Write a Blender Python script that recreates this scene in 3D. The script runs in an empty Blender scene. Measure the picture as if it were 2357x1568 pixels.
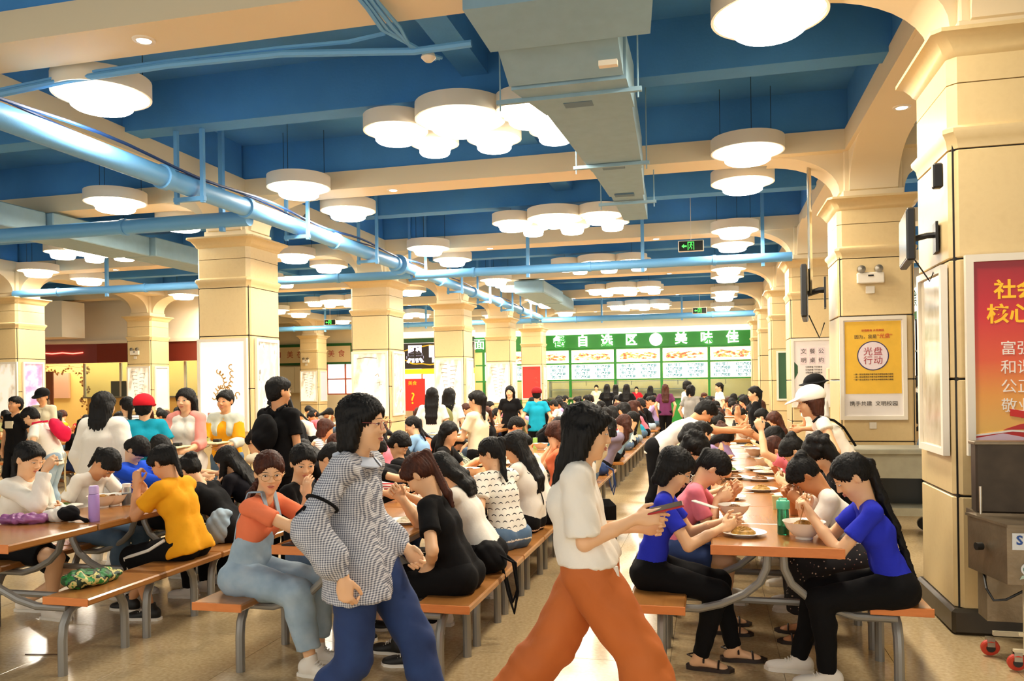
import bpy, bmesh, math, random
import numpy as np
from math import sin, cos, pi, atan, radians, sqrt
from mathutils import Vector, Matrix, Euler
random.seed(7)
SC = bpy.context.scene
COL = SC.collection

# ------------------------------------------------------------------ camera, light, exposure
PSI = atan(457/1850)
cam_d = bpy.data.cameras.new('camera'); cam = bpy.data.objects.new('camera', cam_d); COL.objects.link(cam)
cam_d.sensor_width = 36; cam_d.lens = 1850/2357*36; cam_d.shift_y = 0.0424; cam_d.clip_end = 200
cam.location = (0, 0, 1.62)
cam.rotation_euler = (Matrix.Rotation(PSI, 3, 'Z') @ Matrix.Rotation(pi/2, 3, 'X') @ Matrix.Rotation(-0.015, 3, 'Z')).to_euler()
SC.camera = cam
SC.view_settings.view_transform = 'Standard'; SC.view_settings.look = 'None'
SC.view_settings.exposure = 0.5; SC.view_settings.gamma = 1; SC.view_settings.use_curve_mapping = False
SC.cycles.use_denoising = True
SC.cycles.use_adaptive_sampling = True; SC.cycles.adaptive_threshold = .1
SC.cycles.max_bounces = 4; SC.cycles.diffuse_bounces = 3; SC.cycles.glossy_bounces = 2; SC.cycles.transmission_bounces = 4
SC.cycles.caustics_reflective = False; SC.cycles.caustics_refractive = False
SC.cycles.sample_clamp_indirect = 6
W = bpy.data.worlds.new('world'); SC.world = W; W.use_nodes = True
W.node_tree.nodes['Background'].inputs[0].default_value = (1.0, 0.93, 0.82, 1)
W.node_tree.nodes['Background'].inputs[1].default_value = 1.0
LAMP_POWER = 46.0
LAMP_GLOW = 9.0

# ------------------------------------------------------------------ helpers
def lin(h):
    h = h.lstrip('#'); c = [int(h[i:i+2], 16)/255 for i in (0, 2, 4)]
    return tuple(x/12.92 if x <= .04045 else ((x+.055)/1.055)**2.4 for x in c) + (1,)
MATS = {}
def mat(name, col='#cccccc', rough=.5, metal=0., emit=0., bump=0., bscale=60., var=0., vscale=8., spec=.5, coat=0., trans=0., sub=0., alpha=1.):
    if name in MATS: return MATS[name]
    m = bpy.data.materials.new(name); m.use_nodes = True; nt = m.node_tree; b = nt.nodes['Principled BSDF']
    c = lin(col)
    b.inputs['Base Color'].default_value = c; b.inputs['Roughness'].default_value = rough; b.inputs['Metallic'].default_value = metal
    b.inputs['Specular IOR Level'].default_value = spec; b.inputs['Coat Weight'].default_value = coat
    if trans: b.inputs['Transmission Weight'].default_value = trans
    if sub:
        b.inputs['Subsurface Weight'].default_value = sub; b.inputs['Subsurface Radius'].default_value = (.012, .005, .003); b.inputs['Subsurface Scale'].default_value = 1
    if alpha < 1: b.inputs['Alpha'].default_value = alpha
    if emit: b.inputs['Emission Color'].default_value = c; b.inputs['Emission Strength'].default_value = emit
    if var or bump:
        tc = nt.nodes.new('ShaderNodeTexCoord')
        if var:
            n = nt.nodes.new('ShaderNodeTexNoise'); n.inputs['Scale'].default_value = vscale; n.inputs['Detail'].default_value = 6
            nt.links.new(tc.outputs['Object'], n.inputs['Vector'])
            r = nt.nodes.new('ShaderNodeMapRange'); r.inputs['From Min'].default_value = .3; r.inputs['From Max'].default_value = .7
            r.inputs['To Min'].default_value = 1-var; r.inputs['To Max'].default_value = 1+var*.6
            nt.links.new(n.outputs['Fac'], r.inputs['Value'])
            hs = nt.nodes.new('ShaderNodeHueSaturation'); hs.inputs['Color'].default_value = c
            nt.links.new(r.outputs['Result'], hs.inputs['Value']); nt.links.new(hs.outputs['Color'], b.inputs['Base Color'])
        if bump:
            n2 = nt.nodes.new('ShaderNodeTexNoise'); n2.inputs['Scale'].default_value = bscale; n2.inputs['Detail'].default_value = 3
            nt.links.new(tc.outputs['Object'], n2.inputs['Vector'])
            bp = nt.nodes.new('ShaderNodeBump'); bp.inputs['Strength'].default_value = bump; bp.inputs['Distance'].default_value = .01
            nt.links.new(n2.outputs['Fac'], bp.inputs['Height']); nt.links.new(bp.outputs['Normal'], b.inputs['Normal'])
    MATS[name] = m; return m
def mat_ramp(name, stops, kind='noise', scale=5., rough=.6, vec=(1, 1, 1), detail=4, dist=0., coords='Object', const=False, emit=0., metal=0, bands='X', rot=(0, 0, 0), bump=0.):
    if name in MATS: return MATS[name]
    m = bpy.data.materials.new(name); m.use_nodes = True; nt = m.node_tree; b = nt.nodes['Principled BSDF']
    b.inputs['Roughness'].default_value = rough; b.inputs['Metallic'].default_value = metal
    tc = nt.nodes.new('ShaderNodeTexCoord'); mp = nt.nodes.new('ShaderNodeMapping'); mp.inputs['Scale'].default_value = vec; mp.inputs['Rotation'].default_value = rot
    nt.links.new(tc.outputs[coords], mp.inputs['Vector'])
    if kind == 'noise': t = nt.nodes.new('ShaderNodeTexNoise'); t.inputs['Detail'].default_value = detail; t.inputs['Distortion'].default_value = dist; out = 'Fac'
    elif kind == 'voronoi': t = nt.nodes.new('ShaderNodeTexVoronoi'); out = 'Distance'
    elif kind == 'wave': t = nt.nodes.new('ShaderNodeTexWave'); t.bands_direction = bands; t.inputs['Distortion'].default_value = dist; t.inputs['Detail'].default_value = detail; out = 'Fac'
    elif kind == 'checker': t = nt.nodes.new('ShaderNodeTexChecker'); out = 'Fac'
    t.inputs['Scale'].default_value = scale
    nt.links.new(mp.outputs[0], t.inputs['Vector'])
    cr = nt.nodes.new('ShaderNodeValToRGB'); e = cr.color_ramp
    if const: e.interpolation = 'CONSTANT'
    while len(e.elements) < len(stops): e.elements.new(.5)
    for el, (p, c) in zip(e.elements, stops): el.position = p; el.color = lin(c)
    nt.links.new(t.outputs[out], cr.inputs['Fac']); nt.links.new(cr.outputs['Color'], b.inputs['Base Color'])
    if bump:
        bp = nt.nodes.new('ShaderNodeBump'); bp.inputs['Strength'].default_value = bump; bp.inputs['Distance'].default_value = .01
        nt.links.new(t.outputs[out], bp.inputs['Height']); nt.links.new(bp.outputs['Normal'], b.inputs['Normal'])
    if emit: nt.links.new(cr.outputs['Color'], b.inputs['Emission Color']); b.inputs['Emission Strength'].default_value = emit
    MATS[name] = m; return m

class MB:
    def __init__(s): s.v = []; s.f = []; s.m = []; s.mi = 0
    def add(s, vs, fs):
        o = len(s.v); s.v += [tuple(v) for v in vs]; s.f += [tuple(i+o for i in f) for f in fs]; s.m += [s.mi]*len(fs); return s
    def box(s, a, b, R=None, o=(0, 0, 0)):
        x0, y0, z0 = a; x1, y1, z1 = b
        vs = [(x0, y0, z0), (x1, y0, z0), (x1, y1, z0), (x0, y1, z0), (x0, y0, z1), (x1, y0, z1), (x1, y1, z1), (x0, y1, z1)]
        if R is not None: vs = [tuple(Vector(o) + R @ Vector(v)) for v in vs]
        return s.add(vs, [(0, 3, 2, 1), (4, 5, 6, 7), (0, 1, 5, 4), (1, 2, 6, 5), (2, 3, 7, 6), (3, 0, 4, 7)])
    def cbox(s, a, b, c):            # box with chamfered edges
        x0, y0, z0 = a; x1, y1, z1 = b
        prof = [(0, c), (c, 0)]
        rings = []
        for z, i in ((z0, c), (z0+c, 0), (z1-c, 0), (z1, c)):
            rings.append([(x0+i, y0+c, z), (x0+c, y0+i, z), (x1-c, y0+i, z), (x1-i, y0+c, z), (x1-i, y1-c, z), (x1-c, y1-i, z), (x0+c, y1-i, z), (x0+i, y1-c, z)])
        return s.rings(rings, True)
    def rings(s, rings, cap=True, close=True):
        o = []; n = len(rings[0]); fs = []
        for r in rings: o += r
        for k in range(len(rings)-1):
            for i in range(n if close else n-1):
                j = (i+1) % n; fs.append((k*n+i, k*n+j, (k+1)*n+j, (k+1)*n+i))
        if cap: fs.append(tuple(range(n-1, -1, -1))); fs.append(tuple((len(rings)-1)*n+i for i in range(n)))
        return s.add(o, fs)
    def lathe(s, prof, c=(0, 0, 0), n=20, cap=True, R=None):
        rs = []
        for r, z in prof:
            ring = [Vector((r*cos(2*pi*i/n), r*sin(2*pi*i/n), z)) for i in range(n)]
            if R is not None: ring = [R @ v for v in ring]
            rs.append([tuple(v + Vector(c)) for v in ring])
        return s.rings(rs, cap)
    def tube(s, pts, r, n=8, cap=True):
        P = [Vector(p) for p in pts]; rs = []; up = None
        for i, p in enumerate(P):
            t = (P[min(i+1, len(P)-1)] - P[max(i-1, 0)]).normalized()
            if up is None:
                up = Vector((0, 0, 1)) if abs(t.z) < .9 else Vector((1, 0, 0))
            u = (up - t*up.dot(t)).normalized(); w = t.cross(u); up = u
            rr = r[i] if isinstance(r, (list, tuple)) else r
            rs.append([tuple(p + rr*(cos(2*pi*k/n)*u + sin(2*pi*k/n)*w)) for k in range(n)])
        return s.rings(rs, cap)
    def prism(s, poly, h0, h1, ax='z'):      # poly in 2D extruded along ax
        def P(a, b, h): return (a, b, h) if ax == 'z' else ((a, h, b) if ax == 'y' else (h, a, b))
        n = len(poly)
        return s.add([P(a, b, h0) for a, b in poly] + [P(a, b, h1) for a, b in poly],
                     [tuple(range(n-1, -1, -1)), tuple(range(n, 2*n))] + [(i, (i+1) % n, (i+1) % n+n, i+n) for i in range(n)])
    def mesh(s, name, mats, smooth=True, ang=.6):
        me = bpy.data.meshes.new(name); me.from_pydata(s.v, [], s.f); 
        for m in (mats if isinstance(mats, (list, tuple)) else [mats]): me.materials.append(m)
        if any(s.m): me.polygons.foreach_set('material_index', s.m)
        bm = bmesh.new(); bm.from_mesh(me); bmesh.ops.recalc_face_normals(bm, faces=bm.faces); bm.to_mesh(me); bm.free()
        if smooth: me.shade_smooth(); me.set_sharp_from_angle(angle=ang)
        return me
    def build(s, name, mats, parent=None, smooth=True, ang=.6, loc=None):
        return ob(name, s.mesh(name, mats, smooth, ang), parent, loc)
def ob(name, me, parent=None, loc=None, rz=None, R=None):
    o = bpy.data.objects.new(name, me); COL.objects.link(o)
    if parent is not None: o.parent = parent
    if loc is not None: o.location = loc
    if rz is not None: o.rotation_euler = (0, 0, rz)
    if R is not None: o.rotation_euler = R.to_euler()
    return o
def tag(o, label=None, cat=None, group=None, kind=None):
    if label: o['label'] = label
    if cat: o['category'] = cat
    if group: o['group'] = group
    if kind: o['kind'] = kind
    return o
def empty(name, loc=(0, 0, 0), rz=0, label=None, cat=None, group=None, kind=None):
    o = bpy.data.objects.new(name, None); COL.objects.link(o); o.location = loc; o.rotation_euler = (0, 0, rz); o.empty_display_size = .1
    return tag(o, label, cat, group, kind)
def children(o): return [c for c in COL.objects if c.parent == o]
KIDS = {}
def copy_tree(o, parent=None, kids=None):
    c = o.copy(); COL.objects.link(c)
    if parent is not None: c.parent = parent; c.matrix_parent_inverse = o.matrix_parent_inverse
    for ch in (kids or tree_of)(o): copy_tree(ch, c, kids)
    return c
def tree_of(o): return list(o.children)
def struct(name, mb, m, parent=None, **k):
    o = mb.build(name, m, parent, **k)
    o['kind'] = 'structure'; return o
def text(s, size, m, parent, loc, R, name='lettering', depth=.002, align='CENTER', sx=1., bold=0.):
    cu = bpy.data.curves.new(name, 'FONT'); cu.body = s; cu.size = size; cu.extrude = depth; cu.align_x = align; cu.align_y = 'CENTER'; cu.offset = bold
    cu.resolution_u = 2
    cu.materials.append(m); o = bpy.data.objects.new(name, cu); COL.objects.link(o); o.parent = parent
    o.location = loc; o.rotation_euler = R; o.scale = (sx, 1, 1); return o
FRONT = (pi/2, 0, 0)           # text facing -Y
RIGHT = (pi/2, 0, pi/2)        # text facing +X
LEFT = (pi/2, 0, -pi/2)        # text facing -X

# ------------------------------------------------------------------ materials of the building
CREAM = mat('cream_plaster', '#f1dfba', .6, bump=.05, bscale=200)
WHITEP = mat('white_plaster', '#f3e6cd', .6)
TILE = mat_ramp('column_tile', [(0, '#d9bd88'), (.5, '#e3c994'), (1, '#dcc08c')], scale=14, rough=.35)
BLUE = mat('blue_ceiling_paint', '#4c94d4', .75, bump=.2, bscale=30, var=.12, vscale=1.2)
PIPEB = mat('blue_pipe_paint', '#6aaee6', .42, bump=.1, bscale=40)
DUCTM = mat('duct_grey_blue', '#8fb2c4', .6, var=.06)
BLACK = mat('black_line', '#17130f', .5)
DARK = mat('dark_plastic', '#161616', .4)
STEEL = mat('brushed_steel', '#a9a294', .34, metal=.9, bump=.1, bscale=300, var=.1)
TUBE = mat('grey_tube_paint', '#8f8d88', .36, metal=.45)
WOOD = mat_ramp('orange_wood_laminate', [(0, '#96602e'), (.5, '#a8703a'), (1, '#9c6832')], scale=30, vec=(1, .08, 1), rough=.2)
WOODE = mat_ramp('orange_wood_edge', [(0, '#c9692a'), (.5, '#e08746'), (1, '#cf7434')], scale=25, vec=(.3, .3, 1), rough=.4)
LAMPW = mat('lamp_white', '#f4ead6', .4)
GLOW = mat('lamp_glow', '#fff6e4', .5, emit=LAMP_GLOW)
GLASSB = mat('lamp_bead_glass', '#fff2da', .2, emit=3.)
FRAMEW = mat('white_frame', '#efe6d4', .4)
GREEN = mat('green_panel', '#1f8a2c', .45)

# ------------------------------------------------------------------ floor
def floor():
    m = bpy.data.materials.new('polished_tile'); m.use_nodes = True; nt = m.node_tree; b = nt.nodes['Principled BSDF']
    tc = nt.nodes.new('ShaderNodeTexCoord'); n = nt.nodes.new('ShaderNodeTexNoise'); n.inputs['Scale'].default_value = 45; n.inputs['Detail'].default_value = 8
    gm = nt.nodes.new('ShaderNodeNewGeometry'); nt.links.new(gm.outputs['Position'], n.inputs['Vector'])
    cr = nt.nodes.new('ShaderNodeValToRGB'); e = cr.color_ramp; e.elements[0].position = .3; e.elements[0].color = lin('#b59b70'); e.elements[1].position = .7; e.elements[1].color = lin('#cdb68c')
    nt.links.new(n.outputs['Fac'], cr.inputs['Fac'])
    n2 = nt.nodes.new('ShaderNodeTexNoise'); n2.inputs['Scale'].default_value = 1.3; n2.inputs['Detail'].default_value = 5; nt.links.new(gm.outputs['Position'], n2.inputs['Vector'])
    r = nt.nodes.new('ShaderNodeMapRange'); r.inputs['From Min'].default_value = .35; r.inputs['From Max'].default_value = .7; r.inputs['To Min'].default_value = .1; r.inputs['To Max'].default_value = .26
    nt.links.new(n2.outputs['Fac'], r.inputs['Value']); nt.links.new(r.outputs[0], b.inputs['Roughness'])
    nt.links.new(cr.outputs[0], b.inputs['Base Color']); b.inputs['Specular IOR Level'].default_value = .7
    grout = mat('floor_grout', '#6f5b3c', .7)
    fl = struct('floor', MB().box((-24, -1.5, -.1), (9, 36, -.004)), grout, smooth=False)
    S = .62; x0 = .99; y0 = 2.2
    t = MB().cbox((.0012, .0012, -.02), (S-.0012, S-.0012, 0), .001).mesh('tile', m, False)
    for j in range(19):
        for i in range(-10, 5):
            o = ob('tile', t, fl, (x0+i*S, y0+j*S, 0))
    for nm, a, bb in (('left', -24, x0-10*S), ('right', x0+5*S, 9)):
        q = MB(); q.box((a, y0, -.02), (bb-.002, y0+19*S, 0)); o = q.build('tile_field', m, fl, smooth=False); o['kind'] = 'stuff'
    q = MB(); q.box((-24, y0+19*S+.002, -.02), (9, 36, 0)); q.box((-24, -1.5, -.02), (9, y0-.002, 0)); o = q.build('tile_field', m, fl, smooth=False); o['kind'] = 'stuff'
    return fl
FLOOR = floor()

# ------------------------------------------------------------------ ceiling grid
ROWX = {'r': 1.9, 'l': -6.77, 'll': -15.9}
YC = [.35, 5.47, 10.6, 15.72, 20.84, 25.96, 31.08]
CEILZ, SOF, FACE = 5.12, 4.38, 4.63
ceil = struct('ceiling', MB().box((-24, -1.5, CEILZ), (9, 36, CEILZ+.2)), BLUE, smooth=False)
def beam(a, b, y0, y1, nm='ceiling_beam'):
    """cream soffit beam with blue painted upper side"""
    p = empty(nm, ((a+b)/2, (y0+y1)/2, SOF), kind='structure')
    c = Vector(p.location)
    def q(mb): mb.v = [tuple(Vector(v)-c) for v in mb.v]; return mb
    q(MB().box((a, y0, SOF), (b, y1, FACE))).build('beam_cladding', CREAM, p, smooth=False)
    q(MB().box((a+.03, y0+.03, FACE), (b-.03, y1-.03, CEILZ))).build('beam_upstand', BLUE, p, smooth=False)
    return p
for i, y in enumerate(YC): beam(-24, 9, y-.25, y+.25)
for k, x in ROWX.items():
    ys = [-1.5] + YC + [36]
    for a, b in zip(ys[:-1], ys[1:]): beam(x-.29, x+.29, a+.25, b-.25)
q = MB()
for i in range(len(YC)-1):
    ym = (YC[i]+YC[i+1])/2; o = struct('secondary_beam', MB().box((-24, ym-.14, 4.58), (9, ym+.14, CEILZ)), BLUE, smooth=False)
for x in (-2.29, -11.4): struct('secondary_beam', MB().box((x-.14, -1.5, 4.78), (x+.14, 36, CEILZ)), BLUE, smooth=False)

# ------------------------------------------------------------------ columns with haunches
def haunch_poly(x0, z0, rx, rz, n=10):    # concave quarter between column neck (x0) and soffit
    pts = [(x0-.01, z0), ]
    for i in range(n+1):
        a = pi/2*i/n; pts.append((x0+rx*(1-cos(a))*1.0, z0+rz*sin(a)))
    return pts
def column(x, y, w=.85, key='r'):
    o = empty('column', (x, y, 0), kind='structure')
    h = w/2
    def shaft(a, b, g=0): return MB().rings([z_ring(h, -g-.006, a), z_ring(h, -g, a+.006), z_ring(h, -g, b-.006), z_ring(h, -g-.006, b)], True)
    segs = [(.16, .862), (.875, 1.602), (1.615, 2.362), (2.375, 3.055)]
    for a, b in segs: shaft(a, b).build('stone_panel', TILE, o)
    MB().box((-h+.02, -h+.02, .1), (h-.02, h-.02, 3.1)).build('joint_core', BLACK, o, smooth=False)
    MB().cbox((-h-.03, -h-.03, 0), (h+.03, h+.03, .16), .02).build('plinth', mat('dark_stone', '#3a3328', .3, var=.2), o)
    # capital: stacked bands with mouldings
    rs = []
    for g, z in ((.0, 3.065), (.01, 3.12), (.035, 3.16), (.035, 3.185), (.015, 3.2), (.0, 3.21), (.0, 3.47)): rs.append(z_ring(h, g, z))
    MB().rings(rs, True).build('capital_band', TILE, o)
    rs = [z_ring(h, g, z) for g, z in ((.0, 3.477), (.0, 3.64), (.02, 3.66), (.035, 3.69), (.075, 3.745), (.115, 3.765), (.115, 3.79))]
    MB().rings(rs, True).build('capital', TILE, o)
    n = h-.1
    MB().cbox((-n, -n, 3.79), (n, n, SOF+.02), .01).build('neck', CREAM, o)
    MB().cbox((-n-.02, -n-.02, 3.79), (n+.02, n+.02, 3.9), .01).build('neck_base', CREAM, o)
    for s in (-1, 1):
        if not (key == 'r' and False):
            pts = [(n*s*.98, 3.88)] + [(s*(n+.04+.82*(1-cos(a))**1.0), 3.9+(SOF-3.9)*sin(a)) for a in [pi/2*i/10 for i in range(11)]] + [(s*.1, SOF+.01)]
            MB().prism(pts, -.25, .25, 'y').build('haunch', CREAM, o)
            MB().prism(pts, -.27, .27, 'x').build('haunch', CREAM, o)
    return o
def z_ring(h, g, z, c=.05):
    e = h+g; c2 = c
    return [(-e, -e+c2, z), (-e+c2, -e, z), (e-c2, -e, z), (e, -e+c2, z), (e, e-c2, z), (e-c2, e, z), (-e+c2, e, z), (-e, e-c2, z)]
colR = {0: (1.91, 6.02), 1: (1.93, 10.75), 2: (1.83, 15.75), 3: (1.85, 20.85), 4: (1.88, 26), 5: (1.9, 31)}
for k, (x, y) in colR.items(): column(x, y)
colL = {i: (-6.78, 10.63+5.12*i) for i in range(0, 5)}
for k, (x, y) in colL.items(): column(x, y)
colLL = {0: (-15.85, 15.6), 1: (-16.4, 20.85), 2: (-16.4, 31.2), 3: (-16.2, 26.0)}
for k, (x, y) in colLL.items(): column(x, y)

# ------------------------------------------------------------------ lamps
WIRE = mat('lamp_wire', '#1d2a38', .5)
def ring_mb(r, h=.155, n=40, t=.018):
    return MB().lathe([(r-t, 0), (r, .0), (r, h), (r-t, h+.002), (.05, h+.002), (.05, h-.02), (r-t, h-.02)], n=n, cap=False)
def drum_parts(par, r, at=(0, 0)):
    x, y = at; R = r
    o = ring_mb(R).build('lamp_ring', LAMPW, par, loc=(x, y, 0))
    MB().lathe([(.0, .03), (R-.02, .03), (R-.02, .045), (.0, .045)], n=32, cap=False).build('lamp_disc', GLOWSOFT, par, loc=(x, y, 0))
    ri = R*.62
    b = MB()
    for i in range(int(22*R/.42)):
        a = 2*pi*i/int(22*R/.42); c = (ri*cos(a)*.97, ri*sin(a)*.97, -.02)
        b.lathe([(.004, -.055), (.03*R/.42, -.04), (.034*R/.42, 0), (.03*R/.42, .04), (.004, .05)], c, 6)
    o = b.build('bead_fringe', GLASSB, par, loc=(x, y, 0)); o['kind'] = 'stuff'
    MB().lathe([(.0, -.12), (ri*.9, -.118), (ri, -.1), (ri+.004, -.06), (ri-.01, -.05), (0, -.05)], n=32, cap=False).build('diffuser', GLOW, par, loc=(x, y, 0))
GLOWSOFT = mat('lamp_disc_glow', '#ffe9c4', .5, emit=1.6)
def lamp_light(par, r, power):
    l = bpy.data.lights.new('lamp_light', 'AREA'); l.shape = 'DISK'; l.size = r*1.3; l.energy = power; l.color = (1, .9, .74)
    o = bpy.data.objects.new('lamp_light', l); COL.objects.link(o); o.parent = par; o.location = (0, 0, -.125)
    return o
def pendant(loc):
    p = empty('ceiling_lamp', loc)
    drum_parts(p, .42)
    for a in (.6, 2.7, 4.8):
        MB().tube([(.34*cos(a), .34*sin(a), .15), (.34*cos(a), .34*sin(a), CEILZ-loc[2])], .004, 5).build('suspension_wire', WIRE, p)
    lamp_light(p, .42, LAMP_POWER)
    return p
def cluster(loc):
    p = empty('cloud_lamp', loc)
    for x, y, r in ((-.76, -.05, .34), (0, -.2, .46), (.74, -.22, .36), (-.52, .5, .27), (.16, .52, .3), (.86, .42, .28)): drum_parts(p, r, (x, y))
    for x, y in ((-.8, 0), (.75, -.2), (.1, .5)): MB().tube([(x, y, .15), (x, y, 4.78-loc[2] if abs(x) < .3 else CEILZ-loc[2])], .004, 5).build('suspension_wire', WIRE, p)
    lamp_light(p, 1.1, LAMP_POWER*2.8)
    return p
PZ = 4.3
pp = pendant((.46, YC[1]+.95, PZ)); first = True
rows = [(.46, 'right aisle'), (-5.35, 'left of the nave'), (-8.25, 'left hall near side'), (-14.6, 'left hall far side')]
ORD = ['nearest', 'second', 'third', 'fourth', 'fifth', 'sixth', 'seventh', 'eighth', 'ninth', 'tenth', 'eleventh', 'twelfth', 'thirteenth', 'fourteenth', 'fifteenth', 'sixteenth', 'seventeenth', 'eighteenth', 'nineteenth', 'twentieth'] + ['twenty-'+q for q in ('first', 'second', 'third', 'fourth', 'fifth', 'sixth', 'seventh', 'eighth', 'ninth')] + ['thirtieth'] + ['thirty-'+q for q in ('first', 'second', 'third', 'fourth', 'fifth', 'sixth', 'seventh', 'eighth', 'ninth')]
rlab = ['right hand row by the right columns', 'row beside the long blue pipe',
        'row just left of the middle columns', 'row at the far left']
for ri, (x, nm) in enumerate(rows):
    n = 0
    for i in range(0, 7):
        for s in (-.76, .76):
            y = YC[i]+s
            if y < 4.6 or (ri and y < 5) or y > 31.5: continue
            if ri == 2 and y < 7: continue
            if ri == 3 and y < 14: continue
            o = pp if (ri == 0 and n == 0) else copy_tree(pp)
            o.location = (x, y, PZ)
            tag(o, '%s single ring lamp from the front, %s' % (ORD[n], rlab[ri]), 'lamp', 'single ring ceiling lamps'); n += 1
cl = cluster((-2.42, 8.0, PZ)); n = 0
for x, lab in ((-2.42, 'over the central tables'), (-11.4, 'in the left hall beyond the columns')):
    n = 0
    for i in range(1, 6):
        y = (YC[i]+YC[i+1])/2-.05
        if x < -5 and y < 9: continue
        o = cl if (x > -5 and n == 0) else copy_tree(cl); o.location = (x, y, PZ)
        tag(o, '%s cloud shaped cluster of white ring lamps %s' % (ORD[n], lab), 'lamp', 'cloud shaped lamp clusters'); n += 1
# downlights in the soffits
dl = empty('downlight', (0, 0, SOF)); MB().lathe([(.0, -.012), (.055, -.012), (.06, 0), (0, 0)], n=16, cap=False).build('lens', GLOW, dl)
MB().lathe([(.06, -.014), (.085, -.01), (.09, 0), (.06, 0)], n=16, cap=False).build('trim_ring', LAMPW, dl)
n = 0
for i, y in enumerate(YC[1:]):
    for x in (-4.3, -.98, -10, -13.2):
        if x < -5 and i == 0: continue
        o = dl if n == 0 else copy_tree(dl); o.location = (x, y, SOF)
        tag(o, 'small round downlight set in the %s cream cross beam, %s' % (ORD[i], {-4.3: 'left of the lamp clusters', -.98: 'right of the lamp clusters', -10: 'left hall, near side', -13.2: 'left hall, far side'}[x]), 'downlight', 'downlights in the cross beams'); n += 1
for k, y in enumerate((8.9, 13.2)):
    o = copy_tree(dl); o.location = (1.93, y, SOF); tag(o, 'round downlight in the soffit between the right columns, %s' % ORD[k], 'downlight')
# hanging bulb globes
# ------------------------------------------------------------------ pipes
def hang(x, y, z, w, ztop, par):
    MB().box((x-w/2-.03, y-.025, z-.17), (x+w/2+.03, y+.025, z-.12)).build('trapeze_bar', PIPEB, par, smooth=False)
    for s in (-1, 1): MB().box((x+s*w/2-.022, y-.022, z-.19), (x+s*w/2+.022, y+.022, ztop)).build('hanger_rod', PIPEB, par, smooth=False)
PX, PZz = -5.75, 3.93
mp_ = empty('main_pipe', (0, 0, 0), label='thick blue water pipe running into the depth beside the middle columns', cat='pipe')
ys = [4.6, 7.6, 9.2, 11.7, 14.2, 16.8, 19.3, 21.9, 24.5, 27.6]
for a, b in zip(ys[:-1], ys[1:]): MB().tube([(PX, a, PZz), (PX, b, PZz)], .112 if b < 15 else .1, 20).build('pipe_section', PIPEB, mp_)
for y in ys[1:-1]: MB().lathe([(.118, -.05), (.135, -.045), (.135, .045), (.118, .05)], (PX, y, PZz), 20, R=Matrix.Rotation(pi/2, 3, 'X')).build('coupling', PIPEB, mp_)
MB().lathe([(.13, -.06), (.19, -.055), (.19, .055), (.13, .06)], (PX, 14.4, PZz), 24, R=Matrix.Rotation(pi/2, 3, 'X')).build('flange', PIPEB, mp_)
yy = 8.05
while yy < 28: hang(PX, yy, PZz, .34, CEILZ, mp_); yy += 2.46
MB().tube([(PX+.03, y, PZz+.16+.03*sin(y*2.1)) for y in np.arange(4.6, 16, .4)], .018, 6).build('cable', mat('dark_blue_cable', '#1d3f74', .5), mp_)
MB().tube([(PX-.05, y, PZz+.15+.035*sin(y*1.4+1)) for y in np.arange(4.6, 27, .5)], .013, 6).build('cable', MATS['dark_blue_cable'], mp_)
def xpipe(x0, x1, y, z, r, lab, rods=()):
    e = empty('branch_pipe', (0, 0, 0), label=lab, cat='pipe')
    MB().tube([(x0, y, z), (x1, y, z)], r, 16).build('pipe_section', PIPEB, e)
    for x in np.arange(x0+1.2, x1, 2.3): MB().lathe([(r*1.02, -.03), (r*1.15, -.028), (r*1.15, .028), (r*1.02, .03)], (x, y, z), 16, R=Matrix.Rotation(pi/2, 3, 'Y')).build('coupling', PIPEB, e)
    for x in rods: MB().box((x-.03, y-.03, z-.15), (x+.03, y+.03, CEILZ)).build('hanger_rod', PIPEB, e, smooth=False)
    return e
xpipe(-13.5, -5.8, 9.35, 3.83, .1, 'blue cross pipe in the left hall passing in front of the nearest middle column', (-6.2,))
xpipe(-5.7, 1.45, 15.2, 3.83, .085, 'blue cross pipe over the middle tables between the pipe and right columns', (-3.4, -1.2, .95))
xpipe(-15.5, -5.8, 15.2, 3.85, .085, 'second blue cross pipe in the left hall, behind the nearest one', (-13, -9.6, -8.9))
xpipe(-5.7, 1.45, 27.6, 3.83, .1, 'far blue cross pipe in front of the green counter', (-3.6, -.9))
xpipe(-16.5, -5.8, 27.6, 3.83, .09, 'far blue cross pipe in the left hall', (-14, -10))
# conduit across the near bay and bundle
c = empty('conduit', (0, 0, 0), label='thin sagging blue conduit crossing the nearest ceiling bay above the left lamp', cat='conduit')
MB().tube([(-6.9, 5.8, 4.16), (-6.14, 5.85, 4.26), (-5.4, 5.87, 4.32), (-4.4, 5.88, 4.345), (-3.34, 5.9, 4.33), (-2.21, 5.92, 4.23), (-1.75, 5.95, 4.25)], .03, 8).build('tube', PIPEB, c)
MB().tube([(-6.9, 5.82, 4.21), (-6.14, 5.87, 4.31), (-5.4, 5.88, 4.365), (-4.4, 5.9, 4.39), (-3.34, 5.9, 4.38), (-2.75, 5.9, 4.36), (-2.45, 5.92, 4.4)], .018, 6).build('tube', PIPEB, c)
c = empty('cable_bundle', (0, 0, 0), label='bundle of blue cables dropping under the nearest beam at top centre', cat='cables')
for k, d in enumerate((0, .05, .1, -.04)):
    MB().tube([(-2.3+d, 4.9, 4.34), (-2.3+d*.6, 5.3, 4.31+d*.2), (-2.3+d, 5.6, 4.28), (-2.2-d*.3, 5.9, 4.25), (-2.1+d*.4, 6.15, 4.25)], .014+.004*(k % 2), 6).build('cable', PIPEB, c)
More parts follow.
